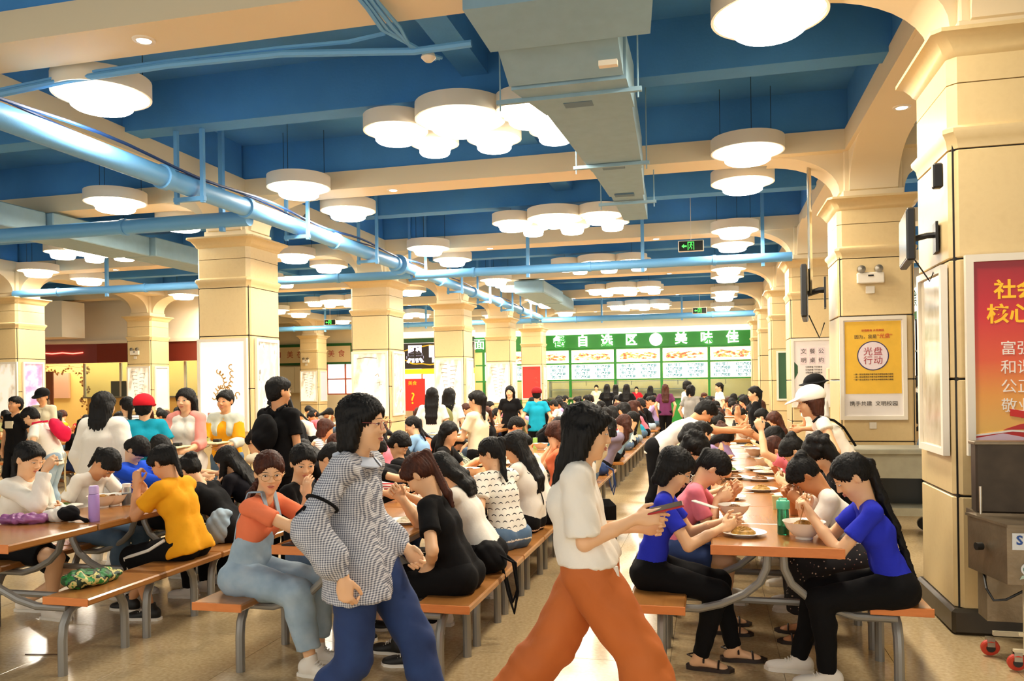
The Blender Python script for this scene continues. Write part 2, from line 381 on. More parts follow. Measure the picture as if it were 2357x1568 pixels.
# ------------------------------------------------------------------ air duct
def duct():
    e = empty('air_duct', (0, 0, 0), label='large grey blue sheet metal air duct hanging under the near ceiling bays', cat='duct')
    def seg(a, b, nm='duct_section'):
        (x0, x1, y, z0, z1), (x2, x3, y2, z2, z3) = a, b
        MB().add([(x0, y, z0), (x1, y, z0), (x1, y, z1), (x0, y, z1), (x2, y2, z2), (x3, y2, z2), (x3, y2, z3), (x2, y2, z3)],
                 [(0, 1, 2, 3), (4, 7, 6, 5), (0, 4, 5, 1), (1, 5, 6, 2), (2, 6, 7, 3), (3, 7, 4, 0)]).build(nm, DUCTM, e, smooth=False)
    seg((-1.62, -.32, 5.3, 4.2, 4.4), (-1.56, -.38, 5.8, 4.1, 4.4), 'fan_box')
    seg((-1.52, -.62, 5.82, 4.16, 4.4), (-1.53, -.62, 6.25, 4.0, 4.38), 'flexible_collar')
    seg((-1.52, -.6, 6.28, 3.98, 4.34), (-1.37, -.6, 6.95, 3.98, 4.34))
    seg((-1.365, -.62, 6.96, 3.99, 4.33), (-1.26, -.7, 9.0, 3.99, 4.33))
    seg((-1.255, -.71, 9.01, 3.995, 4.32), (-1.22, -.78, 10.3, 3.995, 4.32))
    seg((-1.2, -.8, 10.31, 4.0, 4.3), (-1.2, -.86, 11.9, 4.0, 4.3))
    for y, a, b in ((6.5, -1.7, -.5), (8.7, -1.42, -.6), (10.6, -1.4, -.65)):
        MB().box((a, y-.02, 3.95), (b, y+.02, 3.985)).build('support_bar', DUCTM, e, smooth=False)
        for x in (a+.03, b-.03): MB().tube([(x, y, 3.9), (x, y, CEILZ)], .007, 6).build('support_rod', DUCTM, e)
    for x, y in ((-1.05, 6.75), (-1.0, 8.85), (-1.02, 10.2)): MB().box((x-.12, y-.06, 3.975), (x+.12, y+.06, 3.995)).build('air_grille', mat('grille_grey', '#5e7f96', .6), e, smooth=False)
    MB().box((-.78, 6.0, 3.99), (-.64, 6.06, 4.03)).build('junction_box', LAMPW, e, smooth=False)
    # far duct pieces
    e2 = empty('air_duct', (0, 0, 0), label='far grey blue air duct near the end of the long pipe', cat='duct')
    for a, b, c_, d in ((-5.0, -4.2, 20.6, 23.5), (-4.9, -4.3, 23.55, 26)): MB().cbox((a, c_, 4.0), (b, d, 4.34), .03).build('duct_section', DUCTM, e2)
    e3 = empty('air_duct', (0, 0, 0), label='grey blue air duct in the left hall hanging behind the long pipe', cat='duct')
    for y0, y1 in ((6.5, 8.2), (8.22, 10.2), (10.22, 12.4), (12.42, 15.5)):
        MB().cbox((-10.9+.1*(y0-6), y0, 4.0), (-9.9+.05*(y0-6), y1, 4.34), .015).build('duct_section', DUCTM, e3)
duct()
# ------------------------------------------------------------------ walls and serving counters
WALLC = mat('cream_wall', '#ead7ae', .6, var=.05, vscale=1.5)
WARM = mat('warm_interior', '#f3d489', .6)
YEL = mat('yellow_interior_wall', '#f6d27c', .6)
RED = mat('dark_red_fascia', '#7d2a1c', .45)
REDB = mat('bright_red', '#d8241c', .45)
LIT = mat('lit_white', '#fffdf4', .5, emit=1.15)
SKYW = mat('window_daylight', '#fffdf6', .5, emit=1.5)
INK = mat('ink_grey', '#4a4038', .6)
INKC = mat('ink_cyan', '#1f8fa4', .6)
GOLD = mat('gold_letter', '#f2b91e', .4, emit=.15)
struct('wall_left', MB().box((-24.2, -1.5, 0), (-24, 36, 5.12)), WALLC, smooth=False)
wb = MB(); wb.box((-24, 33.4, 3.62), (2.5, 33.6, 5.12)); wb.box((-24, 33.4, 0), (-16.95, 33.6, 3.62)); wb.box((-15.1, 33.4, 0), (-13.3, 33.6, 3.62)); wb.box((-16.95, 33.4, 0), (-15.1, 33.6, 1.25)); wb.box((-16.95, 33.4, 2.75), (-15.1, 33.6, 3.62))
struct('wall_back', wb, WALLC, smooth=False)
struct('wall_back_right', MB().box((2.5, 33.2, 0), (9, 33.4, 5.12)), WALLC, smooth=False)
# back room behind counters
struct('wall_kitchen', MB().box((-13.3, 36, 0), (2.5, 36.2, 3.62)), WARM, smooth=False)
# window far left of back wall
w = empty('window_1', (-16.02, 33.5, 1.25), kind='structure')
MB().box((-.9, .03, 0), (.9, .05, 1.5)).build('pane', SKYW, w, smooth=False)
wf = mat('red_brown_window_frame', '#b2583a', .5)
fb = MB()
for x in (-.93, -.03, .87): fb.box((x, -.05, 0), (x+.06, .02, 1.5))
for z in (0, .68, 1.44): fb.box((-.93, -.055, z), (.93, .025, z+.06))
fb.build('window_frame', wf, w, smooth=False)
# fascia sign above it
s = empty('wall_sign', (-17.6, 33.2, 2.62), label='green framed beige sign board with red characters on the far wall', cat='sign')
MB().box((-2.1, 0, 0), (2.1, .1, .95)).build('frame', mat('dark_green_frame', '#1e5a26', .5), s, smooth=False)
MB().box((-1.98, -.03, .1), (1.98, 0, .82)).build('board', mat('beige_board', '#d8c090', .5), s, smooth=False)
for ch, x_ in zip('■美在味道美食', (-1.6, -1.0, -.5, 0, .45, 1.05, 1.55)): text(ch, .34, mat('red_ink', '#a8342a', .5), s, (x_, -.035, .46), FRONT)
# main green serving counter
def counter():
    c = empty('serving_counter', (-3.9, 33, 0), label='long green serving counter with lit white sign characters and menu boards', cat='counter')
    X0, X1 = -5.85, 6.3      # local, world -9.75 .. 2.4
    MB().box((X0, 0, 3.03), (X1, .25, 3.62)).build('green_fascia', GREEN, c, smooth=False)
    MB().box((X0, -.05, 3.62), (X1, .3, 3.84)).build('light_cove', LIT, c, smooth=False)
    xs = [X0 + .35 + 1.87*i for i in range(7)]
    for x in xs: MB().box((x-.05, .02, .95), (x+.05, .14, 3.03)).build('green_post', GREEN, c, smooth=False)
    for z in (1.7, 2.39, 2.98): MB().box((X0, .0, z), (X1, .12, z+.06)).build('green_rail', GREEN, c, smooth=False)
    food = mat_ramp('food_photo_strip', [(0, '#fffaf0'), (.42, '#fff6e4'), (.5, '#8fc35a'), (.56, '#e88a5a'), (.62, '#d84a3a'), (.68, '#9a4a2a'), (.74, '#fff6e8')], scale=6, vec=(1, 1, 2), detail=3, emit=.75)
    for i in range(6):
        a, b = xs[i]+.06, xs[i+1]-.06
        f = MB().box((a, .05, 2.46), (b, .09, 2.97)).build('picture_board', LIT, c, smooth=False)
        MB().prism([(a+.15, 2.56), (b-.15, 2.56), (b-.1, 2.74), (b-.5, 2.86), ((a+b)/2, 2.8), (a+.4, 2.87), (a+.1, 2.74)], .04, .05, 'y').build('food_picture', food, f, smooth=False)
        f = MB().box((a, .05, 1.77), (b, .09, 2.38)).build('menu_board', LIT, c, smooth=False)
        for r in range(4):
            for k in (0, 1): text('红烧肉时蔬' if (r+k) % 2 else '宫保鸡丁', .13, INKC, f, (a+.45+k*.85, .045, 2.28-.14*r), FRONT, depth=.001, bold=.004)
        MB().box((a, .1, 1.0), (b, .11, 1.69)).build('serving_glass', mat('counter_glass', '#dff0ea', .05, trans=.9), c, smooth=False)
        MB().tube([((a+b)/2-.3, .2, 1.68), ((a+b)/2-.3, .2, 1.5)], .012, 5).build('hanging_hook', DARK, c)
    MB().box((X0, -.2, .95), (X1, .35, 1.02)).build('counter_top', STEEL, c, smooth=False)
    for i in range(6): MB().box((xs[i], -.05, .0), (xs[i+1]-.015, .3, .945)).build('green_front_panel', GREEN, c, smooth=False)
    for i, ch in enumerate('餐自选区●美味佳肴'):
        x = -1.5-1.15-.93+ i*.93*1.07
        if ch == '●': MB().lathe([(0, 0), (.26, 0), (.26, .05), (0, .05)], (x+2.0-.62, -.05, 3.33), 24, R=Matrix.Rotation(pi/2, 3, 'X')).build('round_emblem', LIT, c)
        else: text(ch, .5, LIT, c, (x+2.0-.62, -.04, 3.32), FRONT, depth=.03, bold=.012)
    return c
counter()
# left group of sign characters on the part seen between the columns
s = empty('counter_sign', (-9.5, 32.9, 3.3), label='white characters on green fascia seen between the middle columns', cat='sign')
text('面  点', .5, LIT, s, (.35, 0, .0), FRONT, depth=.03)
l = bpy.data.lights.new('kitchen_fill', 'AREA'); l.shape = 'RECTANGLE'; l.size = 11; l.size_y = 1.2; l.energy = 260; l.color = (1, .93, .8)  # fill lamp added to brighten the dark interior behind the counter
o = bpy.data.objects.new('kitchen_fill', l); COL.objects.link(o); o.location = (-5, 34.9, 3.4)
l = bpy.data.lights.new('shop_fill', 'AREA'); l.shape = 'RECTANGLE'; l.size = 8; l.size_y = 1; l.energy = 150; l.color = (1, .88, .66)  # unseen fill added to lift the dim yellow room of the left shop
o = bpy.data.objects.new('shop_fill', l); COL.objects.link(o); o.location = (-19.5, 23.2, 2.9)
cb = empty('wall_cabinet', (-17.9, 32.9, 1.35), label='cream wall cabinet under the beige sign board on the far wall', cat='cabinet')
MB().box((-1.1, 0, 0), (.45, .4, 1.2)).build('cabinet_body', mat('cream_metal', '#d9cba8', .4), cb, smooth=False)
for x_ in (-1.08, -.32): MB().box((x_, -.03, .03), (x_+.74, 0, 1.17)).build('door', mat('pale_metal', '#e4d6b4', .4), cb, smooth=False)
# kitchen things behind the glass
k = empty('kitchen_shelf', (-4, 35.4, 0), label='steel kitchen shelf with trays behind the far serving glass', cat='shelf')
for z in (.9, 1.3, 1.65): MB().box((-3, 0, z), (3, .4, z+.04)).build('shelf_board', STEEL, k, smooth=False)
for x in (-3, 0, 3): MB().box((x-.03, 0, 0), (x+.03, .4, 1.8)).build('upright', STEEL, k, smooth=False)
# duck shop
d = empty('shop_front', (-11.6, 33, 0), label='dark shop sign with white outlined characters over a yellow band', cat='shop')
MB().box((-1.75, 0, 2.35), (1.75, .2, 3.45)).build('dark_sign_board', mat('near_black_sign', '#221a18', .4), d, smooth=False)
MB().box((-1.8, 0, 3.48), (1.8, .2, 3.66)).build('green_top_band', mat('dark_green_frame'), d, smooth=False)
MB().box((-1.8, 0, 3.7), (1.8, .2, 3.95)).build('light_cove', LIT, d, smooth=False)
MB().box((-1.75, -.03, 2.12), (1.75, .2, 2.33)).build('yellow_band', mat('yellow_band', '#f8c81e', .4, emit=.5), d, smooth=False)
blob = []
for i in range(48):
    a = 2*pi*i/48; r = 1+.06*cos(a*9); blob.append((-.35+1.22*r*cos(a), 2.93+.43*r*sin(a)))
MB().prism(blob, -.04, 0, 'y').build('yellow_outline', GOLD, d)
MB().prism([(-.35+(x+.35)*.92, 2.93+(z-2.93)*.88) for x, z in blob], -.05, -.01, 'y').build('dark_inner', mat('near_black_sign'), d)
text('黑 鸭', .8, mat('pale_lilac_letter', '#ece6ff', .4, emit=.9), d, (-.35, -.06, 2.93), FRONT, depth=.02, bold=.03)
MB().box((-1.75, .1, 1.0), (1.75, .16, 2.1)).build('lit_window', LIT, d, smooth=False)
for x in (-1.75, -.6, .5, 1.7): MB().box((x-.04, .05, .1), (x+.04, .1, 2.1)).build('mullion', mat('pinkish_mullion', '#e3a58e', .5), d, smooth=False)
MB().box((-1.75, 0, 0), (1.75, .16, 1.0)).build('lower_panel', WALLC, d, smooth=False)
s = empty('poster', (-12.2, 31.9, .55), label='red standing poster with a yellow question mark near the dark shop', cat='poster')
MB().box((-.55, 0, 0), (.55, .04, 1.35)).build('poster_panel', REDB, s, smooth=False)
text('?', .7, GOLD, s, (.0, -.01, .5), FRONT)
text('美食', .2, GOLD, s, (.0, -.01, 1.15), FRONT)
MB().tube([(0, .06, 0), (0, .06, -.55)], .02, 6).build('stand_pole', DARK, s); MB().box((-.2, -.1, -.55), (.2, .2, -.53)).build('stand_foot', DARK, s, smooth=False)
h = empty('range_hood', (-10.6, 32.2, 1.55), label='black and cream range hood box beside the red question mark poster', cat='hood')
MB().add([(-.75, 0, 0), (.75, 0, 0), (.75, .7, 0), (-.75, .7, 0), (-.6, .1, .4), (.6, .1, .4), (.6, .7, .4), (-.6, .7, .4)], [(0, 3, 2, 1), (4, 5, 6, 7), (0, 1, 5, 4), (1, 2, 6, 5), (2, 3, 7, 6), (3, 0, 4, 7)]).build('hood_canopy', DARK, h, smooth=False)
MB().box((-.72, .05, -1.55), (.72, .7, -.02)).build('cabinet_body', mat('cream_metal', '#d9cba8', .4), h, smooth=False)
# ------------------------------------------------------------------ left shop with dark red fascia
BULK = mat('bulkhead_cream', '#f4e9d2', .6)
struct('wall_shop_bulkhead', MB().prism([(-24, 20.3), (-19.1, 21.9), (-13.2, 21.9), (-13.2, 22.3), (-24, 22.3)], 3.16, 4.7), BULK)
struct('trim_1', MB().prism([(-24, 20.15), (-19.1, 21.75), (-13.2, 21.75), (-13.2, 22.2), (-24, 22.2)], 3.1, 3.2), WHITEP)
struct('wall_shop_bulkhead_white', MB().box((-22.0, 20.0, 3.22), (-18.7, 20.9, 4.3)), mat('lit_bulkhead', '#fff6e2', .6), smooth=False)
L = empty('shop_front', (-18, 22, 0), label='left shop front with dark red fascia band and yellow lit room', cat='shop')
def lp(mb): mb.v = [(x+18, y-22, z) for x, y, z in mb.v]; return mb
lp(MB().prism([(-24, 20.25), (-19.1, 21.85), (-13.2, 21.85), (-13.2, 22.1), (-24, 22.1)], 2.5, 3.1)).build('red_fascia', RED, L, smooth=False)
lp(MB().box((-24, 24, 0), (-14.6, 24.2, 3.1))).build('back_wall', YEL, L, smooth=False)
lp(MB().box((-19.9, 22.3, 0), (-14.4, 22.5, 1.35))).build('counter_front', mat('amber_panel', '#e9b962', .5), L, smooth=False)
lp(MB().box((-20, 22.2, 1.35), (-14.3, 22.7, 1.4))).build('counter_top', STEEL, L, smooth=False)
for x in (-20, -18.6, -17.4, -16.2, -15.0, -14.4): lp(MB().box((x-.03, 22.28, 1.4), (x+.03, 22.36, 2.5))).build('window_post', mat('pale_metal', '#e4d6b4', .4), L, smooth=False)
lp(MB().box((-20, 22.3, 1.4), (-14.4, 22.31, 2.5))).build('shop_glass', mat('counter_glass'), L, smooth=False)
lp(MB().box((-23.4, 23.9, 1.35), (-22.1, 23.98, 2.25))).build('pink_board', mat('pink_beige_board', '#d9a98c', .6), L, smooth=False)
for i in range(5): lp(MB().tube([(-21.0+.3*i, 21.2+.1*i, 2.8+.03*(i % 2)), (-20.7+.3*i, 21.3+.1*i, 2.8+.03*((i+1) % 2))], .02, 6)).build('neon_tube', mat('neon_pink', '#ff5a4a', .4, emit=4), L)
for i, (x, z, sx, sz, c_) in enumerate(((-19.0, 1.4, .6, .5, '#b88a50'), (-18.3, 1.4, .45, .4, '#cfa46a'), (-17.7, 1.4, .45, .3, '#a9c08a'), (-15.6, 1.4, .5, .3, '#e0d3b0'), (-15.0, 1.4, .4, .4, '#c9965a'))):
    b = MB().cbox((0, 0, 0), (sx, .35, sz), .01).build('box', mat('carton_%d' % i, c_, .6), None, loc=(x, 22.32, z+.005))
    tag(b, ['brown', 'tan', 'pale green', 'white', 'small brown'][i]+' carton standing on the left shop counter', 'box', 'cartons on the left shop counter')
v = empty('vine', (-21.6, 23.5, 0), label='brown leaf garland hanging on the yellow wall of the left shop', cat='garland')
vb = MB(); rr = random.Random(3)
for k in range(150):
    if k < 75: t = k/75; x, z = -1.9+2.6*t, 2.48-.25*abs(sin(t*9))-.05*rr.random()
    else: t = (k-75)/75; x, z = .55+.1*sin(t*14), 2.45-1.5*t
    x += rr.uniform(-.1, .1); z += rr.uniform(-.06, .06); a = rr.random()*6; q = .05
    vb.add([(x+q*cos(a), -.02*rr.random(), z+q*sin(a)), (x-q*sin(a)*.5, -.03, z+q*cos(a)*.5), (x-q*cos(a), 0, z-q*sin(a)), (x+q*sin(a)*.5, .02, z-q*cos(a)*.5)], [(0, 1, 2, 3)])
o = vb.build('leaves', mat('dry_leaf', '#8a5a22', .7), v, smooth=False); o['kind'] = 'stuff'
MB().tube([(-1.9, 0, 2.4), (-.6, 0, 2.5), (.6, 0, 2.4), (.55, 0, 1.6), (.6, 0, .95)], .008, 4).build('stem', mat('dry_leaf'), v)
# ------------------------------------------------------------------ right hall
wr = MB(); wr.box((5.6, -1.5, 0), (5.8, 36, 1.5)); wr.box((5.6, -1.5, 3.3), (5.8, 36, 5.12))
struct('wall_right', wr, WHITEP, smooth=False)
for i in range(5):
    y0 = 12+4.2*i
    w = empty('window_%d' % (i+2), (5.6, y0, 1.5), kind='structure')
    MB().box((.1, 0, 0), (.12, 4.2, 1.8)).build('pane', SKYW, w, smooth=False)
    fb = MB()
    for j in range(5): fb.box((0, j*1.05-.02, 0), (.08, j*1.05+.02, 1.8))
    for z in (0, .85, 1.76): fb.box((-.01, 0, z), (.09, 4.2, z+.045))
    fb.build('window_frame', mat('blue_grey_frame', '#6f7f95', .5), w, smooth=False)
struct('wall_right_near', MB().box((5.6, -1.5, 1.5), (5.8, 12, 3.3)), WHITEP, smooth=False)
g = empty('wall_sign', (5.55, 23.5, 3.25), label='green and white sign band above the right hall windows', cat='sign')
MB().box((-.05, -4, 0), (.0, 4, .2)).build('green_band', mat('pale_green_band', '#5fae7e', .5), g, smooth=False)
MB().box((-.05, -4, .2), (.0, 4, .85)).build('white_band', LIT, g, smooth=False)
text('风 味 美 食 城 特 色 小 吃', .5, mat('dark_green_frame'), g, (-.06, 0, .52), LEFT)

# ------------------------------------------------------------------ posters on columns
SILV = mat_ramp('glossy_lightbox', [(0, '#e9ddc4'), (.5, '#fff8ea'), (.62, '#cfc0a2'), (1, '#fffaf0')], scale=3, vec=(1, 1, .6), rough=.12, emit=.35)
def poster(loc, w, h, face, panel, label, fr=FRAMEW, cat='poster', art=None, glow=False):
    rz = {'F': 0, 'R': pi/2, 'L': -pi/2}[face]
    p = empty('poster', loc, rz, label=label, cat=cat)
    b = .045
    f = MB(); f.box((-w/2, -.04, 0), (w/2, 0, b)); f.box((-w/2, -.04, h-b), (w/2, 0, h)); f.box((-w/2, -.04, b), (-w/2+b, 0, h-b)); f.box((w/2-b, -.04, b), (w/2, 0, h-b))
    f.build('frame', fr, p, smooth=False)
    MB().box((-w/2+b, -.02, b), (w/2-b, -.002, h-b)).build('poster_panel', panel, p, smooth=False)
    if art: art(p, w, h)
    return p
RG = mat_ramp('red_orange_sheet', [(0, '#f0b24a'), (.28, '#ee7a3a'), (.5, '#e03a28'), (1, '#b8121c')], kind='wave', scale=1)
def grad(name, stops, z0, z1):
    m = bpy.data.materials.new(name); m.use_nodes = True; nt = m.node_tree; b = nt.nodes['Principled BSDF']; b.inputs['Roughness'].default_value = .3
    tc = nt.nodes.new('ShaderNodeTexCoord'); sx = nt.nodes.new('ShaderNodeSeparateXYZ'); r = nt.nodes.new('ShaderNodeMapRange'); cr = nt.nodes.new('ShaderNodeValToRGB')
    r.inputs['From Min'].default_value = z0; r.inputs['From Max'].default_value = z1
    e = cr.color_ramp
    while len(e.elements) < len(stops): e.elements.new(.5)
    for el, (p, c) in zip(e.elements, stops): el.position = p; el.color = lin(c)
    nt.links.new(tc.outputs['Object'], sx.inputs[0]); nt.links.new(sx.outputs['Z'], r.inputs['Value']); nt.links.new(r.outputs[0], cr.inputs[0]); nt.links.new(cr.outputs[0], b.inputs['Base Color'])
    return m
REDP = grad('red_gradient_print', [(0, '#f3c25e'), (.25, '#f0a040'), (.45, '#e85a2e'), (.7, '#d4222a'), (1, '#a01222')], .1, 1.2)
PRW = mat('print_white', '#fff6ec', .4); PRO = mat('print_orange', '#e0662c', .4); PRR = mat('print_red', '#cc2a24', .4); PRP = mat('print_pale', '#e6c8d8', .4)
def red_art(p, w, h):
    f = -.022
    text('社会主义', .125, GOLD, p, (-.02, f, h-.23), FRONT, bold=.003)
    text('核心价值观', .125, GOLD, p, (.0, f, h-.38), FRONT, bold=.003)
    for r, s in enumerate(('富强  民主', '和谐  自由', '公正  法治', '敬业  诚信')):
        text(s, .092, PRW, p, (-.03, f, h-.59-.118*r), FRONT)
    q = MB()
    def poly(pts, m, nm, d=.003): MB().prism([(a-w/2, .06+(z-.06)*.72) for a, z in pts], -.022-d, -.021, 'y').build(nm, m, p, smooth=False)
    poly([(.3, .3), (.36, .33), (.42, .41), (.44, .46), (.46, .41), (.6, .37), (.78, .36), (.78, .3)], PRO, 'roof_print', .004)
    poly([(.2, .2), (.3, .25), (.5, .29), (.78, .27), (.78, .22)], PRR, 'lower_roof_print')
    poly([(.05, .15), (.25, .19), (.78, .13), (.78, .06), (.05, .06)], PRR, 'wall_print')
    poly([(.05, .16), (.25, .2), (.78, .145), (.78, .13), (.25, .185), (.05, .145)], PRW, 'rail_print', .005)
    poly([(.05, .06), (.05, .13), (.2, .17), (.34, .13), (.38, .06)], PRP, 'fountain_print', .004)
    poly([(.24, .32), (.32, .3), (.32, .36), (.24, .38)], REDB, 'flag_print', .005); poly([(.34, .31), (.44, .29), (.44, .35), (.34, .36)], REDB, 'flag_print', .006)
poster((1.98, 5.57, 1.13), .86, 1.25, 'F', REDP, 'large red and gold values poster on the nearest right column', art=red_art)
poster((1.475, 5.95, 1.12), .62, 1.22, 'L', mat_ramp('ink_landscape', [(0, '#8a7a62'), (.45, '#d9ccb2'), (.6, '#b9a888'), (1, '#efe6d2')], scale=5, vec=(1, 1, .5), rough=.1), 'framed ink landscape print on the left side of the nearest right column')
YP = mat('poster_yellow', '#f3bf3c', .5, var=.06)
def yel_art(p, w, h):
    MB().box((-w/2+.06, -.024, .31), (w/2-.06, -.0205, h-.06)).build('yellow_print', YP, p, smooth=False)
    R = Matrix.Rotation(pi/2, 3, 'X')
    MB().lathe([(0, 0), (.175, 0), (.175, .003), (0, .003)], (0, -.024, .76), 32, R=R).build('plate_rim_print', mat('print_navy', '#3b3560', .5), p)
    MB().lathe([(0, 0), (.163, 0), (.163, .005), (0, .005)], (0, -.024, .76), 32, R=R).build('plate_print', mat('print_plate', '#efdfe2', .5), p)
    for ch, x_, z_ in (('光', -.055, .805), ('盘', .055, .805), ('行', -.055, .7), ('动', .055, .7)): text(ch, .105, mat('print_maroon', '#a8303c', .5), p, (x_, -.03, z_), FRONT, depth=.001)
    text('因为，我是', .05, INK, p, (-.08, -.026, .985), FRONT, depth=.001); text('“光盘”', .06, PRR, p, (.13, -.026, .99), FRONT, depth=.001)
    text('珍惜粮食 从我做起', .03, PRR, p, (0, -.026, 1.06), FRONT, depth=.001)
    for k in range(3): text('一粥一饭当思来处不易半丝半缕恒念物力维艰', .022, INK, p, (-.0, -.026, .54-.032*k), FRONT, depth=.001)
    text('携手共建  文明校园', .062, INK, p, (0, -.024, .19), FRONT, depth=.001)
poster((1.875, 10.31, 1.13), .74, 1.23, 'F', mat('poster_white', '#f0e8e2', .5), 'yellow clean plate campaign poster on the second right column', art=yel_art)
def conv_art(p, w, h):
    for k, ch in enumerate('文餐公明桌约'):
        x = -.14+.15*(k % 3); z = 1.0-.16*(k//3)
        MB().box((x-.062, -.023, z-.07), (x+.062, -.0205, z+.07)).build('printed_square', mat('print_pinkish', '#ead9da', .5), p, smooth=False)
        text(ch, .1, INK, p, (x, -.025, z), FRONT, depth=.001)
    for k in range(3): text('文明用餐 节约粮食', .035, INK, p, (.03, -.023, .72-.05*k), FRONT, depth=.001)
    for i in range(3):
        for j in range(3): MB().box((-.02+.075*i, -.023, .3+.075*j), (.035+.075*i, -.0205, .355+.075*j)).build('printed_square', INK if (i+j) % 2 else mat('print_lilac', '#9a90a8', .5), p, smooth=False)
    MB().prism([(-.3, .5), (-.24, .62), (-.24, .75), (-.3, .82)], -.023, -.0205, 'y').build('leaf_print', mat('print_green', '#2f5a3a', .5), p, smooth=False)
    text('共建文明校园', .05, INK, p, (.05, -.023, .16), FRONT, depth=.001)
poster((1.77, 15.31, 1.12), .7, 1.24, 'F', mat('poster_white'), 'white dining manners notice on the third right column', art=conv_art)
poster((1.85, 20.41, 1.12), .6, 1.2, 'F', mat('print_green'), 'dark green poster on the fourth right column')
def lion_art(p, w, h):
    b = MB(); R = Matrix.Rotation(pi/2, 3, 'X')
    for k in range(26):
        a = k*1.3; r = .06+.0115*k; x, z = .04+r*.6*cos(a), .6+r*1.05*sin(a)
        pts = [(x+.035*cos(t), -.023, z+.035*sin(t)) for t in np.linspace(a, a+4, 7)]
        b.tube(pts, .008, 4)
    o = b.build('line_drawing', mat('print_gold_line', '#b98a3c', .5), p)
    MB().box((-.25, -.024, .2), (-.19, -.0205, .27)).build('red_seal', mat('seal_pink', '#e39a8a', .5), p, smooth=False)
def ink_art(p, w, h):
    b = MB(); b.tube([(-w*.35, -.023, h-.15), (-w*.1, -.023, h-.12), (w*.2, -.023, h-.14)], .006, 4); b.tube([(.12, -.023, h-.5), (.18, -.023, h-.46), (.2, -.023, h-.52)], .006, 4); b.tube([(.15, -.023, h-.65), (.22, -.023, h-.63), (.2, -.023, h-.7), (.26, -.023, h-.68)], .006, 4)
    b.build('ink_strokes', mat('ink_brown', '#7a6248', .5), p)
def carve_art(p, w, h):
    b = MB()
    for k in range(18):
        z = h-.15-.055*k; x = (w*.3-.01*k)*(1 if k % 2 else -1)
        b.tube([(x*.2, -.023, z-.02), (x, -.023, z), (x*.9, -.023, z-.05)], .006, 4)
    b.build('ink_strokes', mat('ink_brown'), p)
PLAB = ['nearest', 'second', 'third', 'fourth', 'fifth']
for i in range(5):
    x, y = colL[i]
    art = [lion_art, ink_art, carve_art, carve_art, ink_art][i]
    pm = SILV if i != 4 else mat('poster_red_print', '#c9342c', .4)
    poster((x, y-.43, 1.0), .8, 1.33, 'F', pm if i else mat('lightbox_white', '#fffaf0', .2, emit=.4), '%s front poster frame on the %s middle column' % (['glowing white line drawing', 'pale ink script', 'pale line art', 'silvery line art', 'red'][i], PLAB[i]), art=art)
    poster((x+.43, y-.0, 1.0), .62, 1.33, 'R', mat_ramp('silver_calligraphy', [(0, '#b9b4a4'), (.5, '#d5d0c2'), (.58, '#fffdf6'), (.66, '#8a8578')], scale=7, vec=(1, 1, .7), rough=.15, emit=.12), 'silvery side poster frame on the right face of the %s middle column' % PLAB[i])
for k, (i, lab) in enumerate(((1, 'pale banner poster on the left hall column beside the dark red shop'), (2, 'pale wavy poster on the far left hall column below a small box'))):
    x, y = colLL[i]
    poster((x, y-.43, 1.0), .78, 1.3, 'F', SILV, lab, art=carve_art)
    poster((x+.43, y, 1.0), .62, 1.3, 'R', mat('pale_blue_sheet', '#cfd8ea', .3), lab.replace('pale', 'narrow pale blue side', 1))
poster((colLL[0][0]+.1, colLL[0][1]-.43, 1.0), .7, 1.3, 'F', SILV, 'pale poster on the left hall column at the left frame edge')
poster((colLL[0][0]+.43, colLL[0][1], 1.0), .6, 1.3, 'R', mat_ramp('pink_flower_print', [(0, '#c03a5a'), (.45, '#d9a0d8'), (.6, '#f4e6f0'), (1, '#4a7a4a')], scale=4, rough=.3), 'pink and lilac flower poster on the leftmost column side')
b2 = empty('banner', (-19.6, 20.2, .0), label='dark orange upright banner with an arrow shape left of the yellow shop', cat='banner')
MB().box((-.35, 0, 0), (.35, .04, 2.2)).build('banner_cloth', mat('banner_brown', '#8a4a2a', .6), b2, smooth=False)
MB().prism([(-.25, .3), (0, .0), (.25, .3), (.25, 1.3), (0, 1.75), (-.25, 1.3)], -.03, 0, 'y').build('arrow_print', mat('print_sand', '#c9a888', .6), b2, smooth=False)
text('好吃', .2, INK, b2, (0, -.035, 1.05), FRONT)

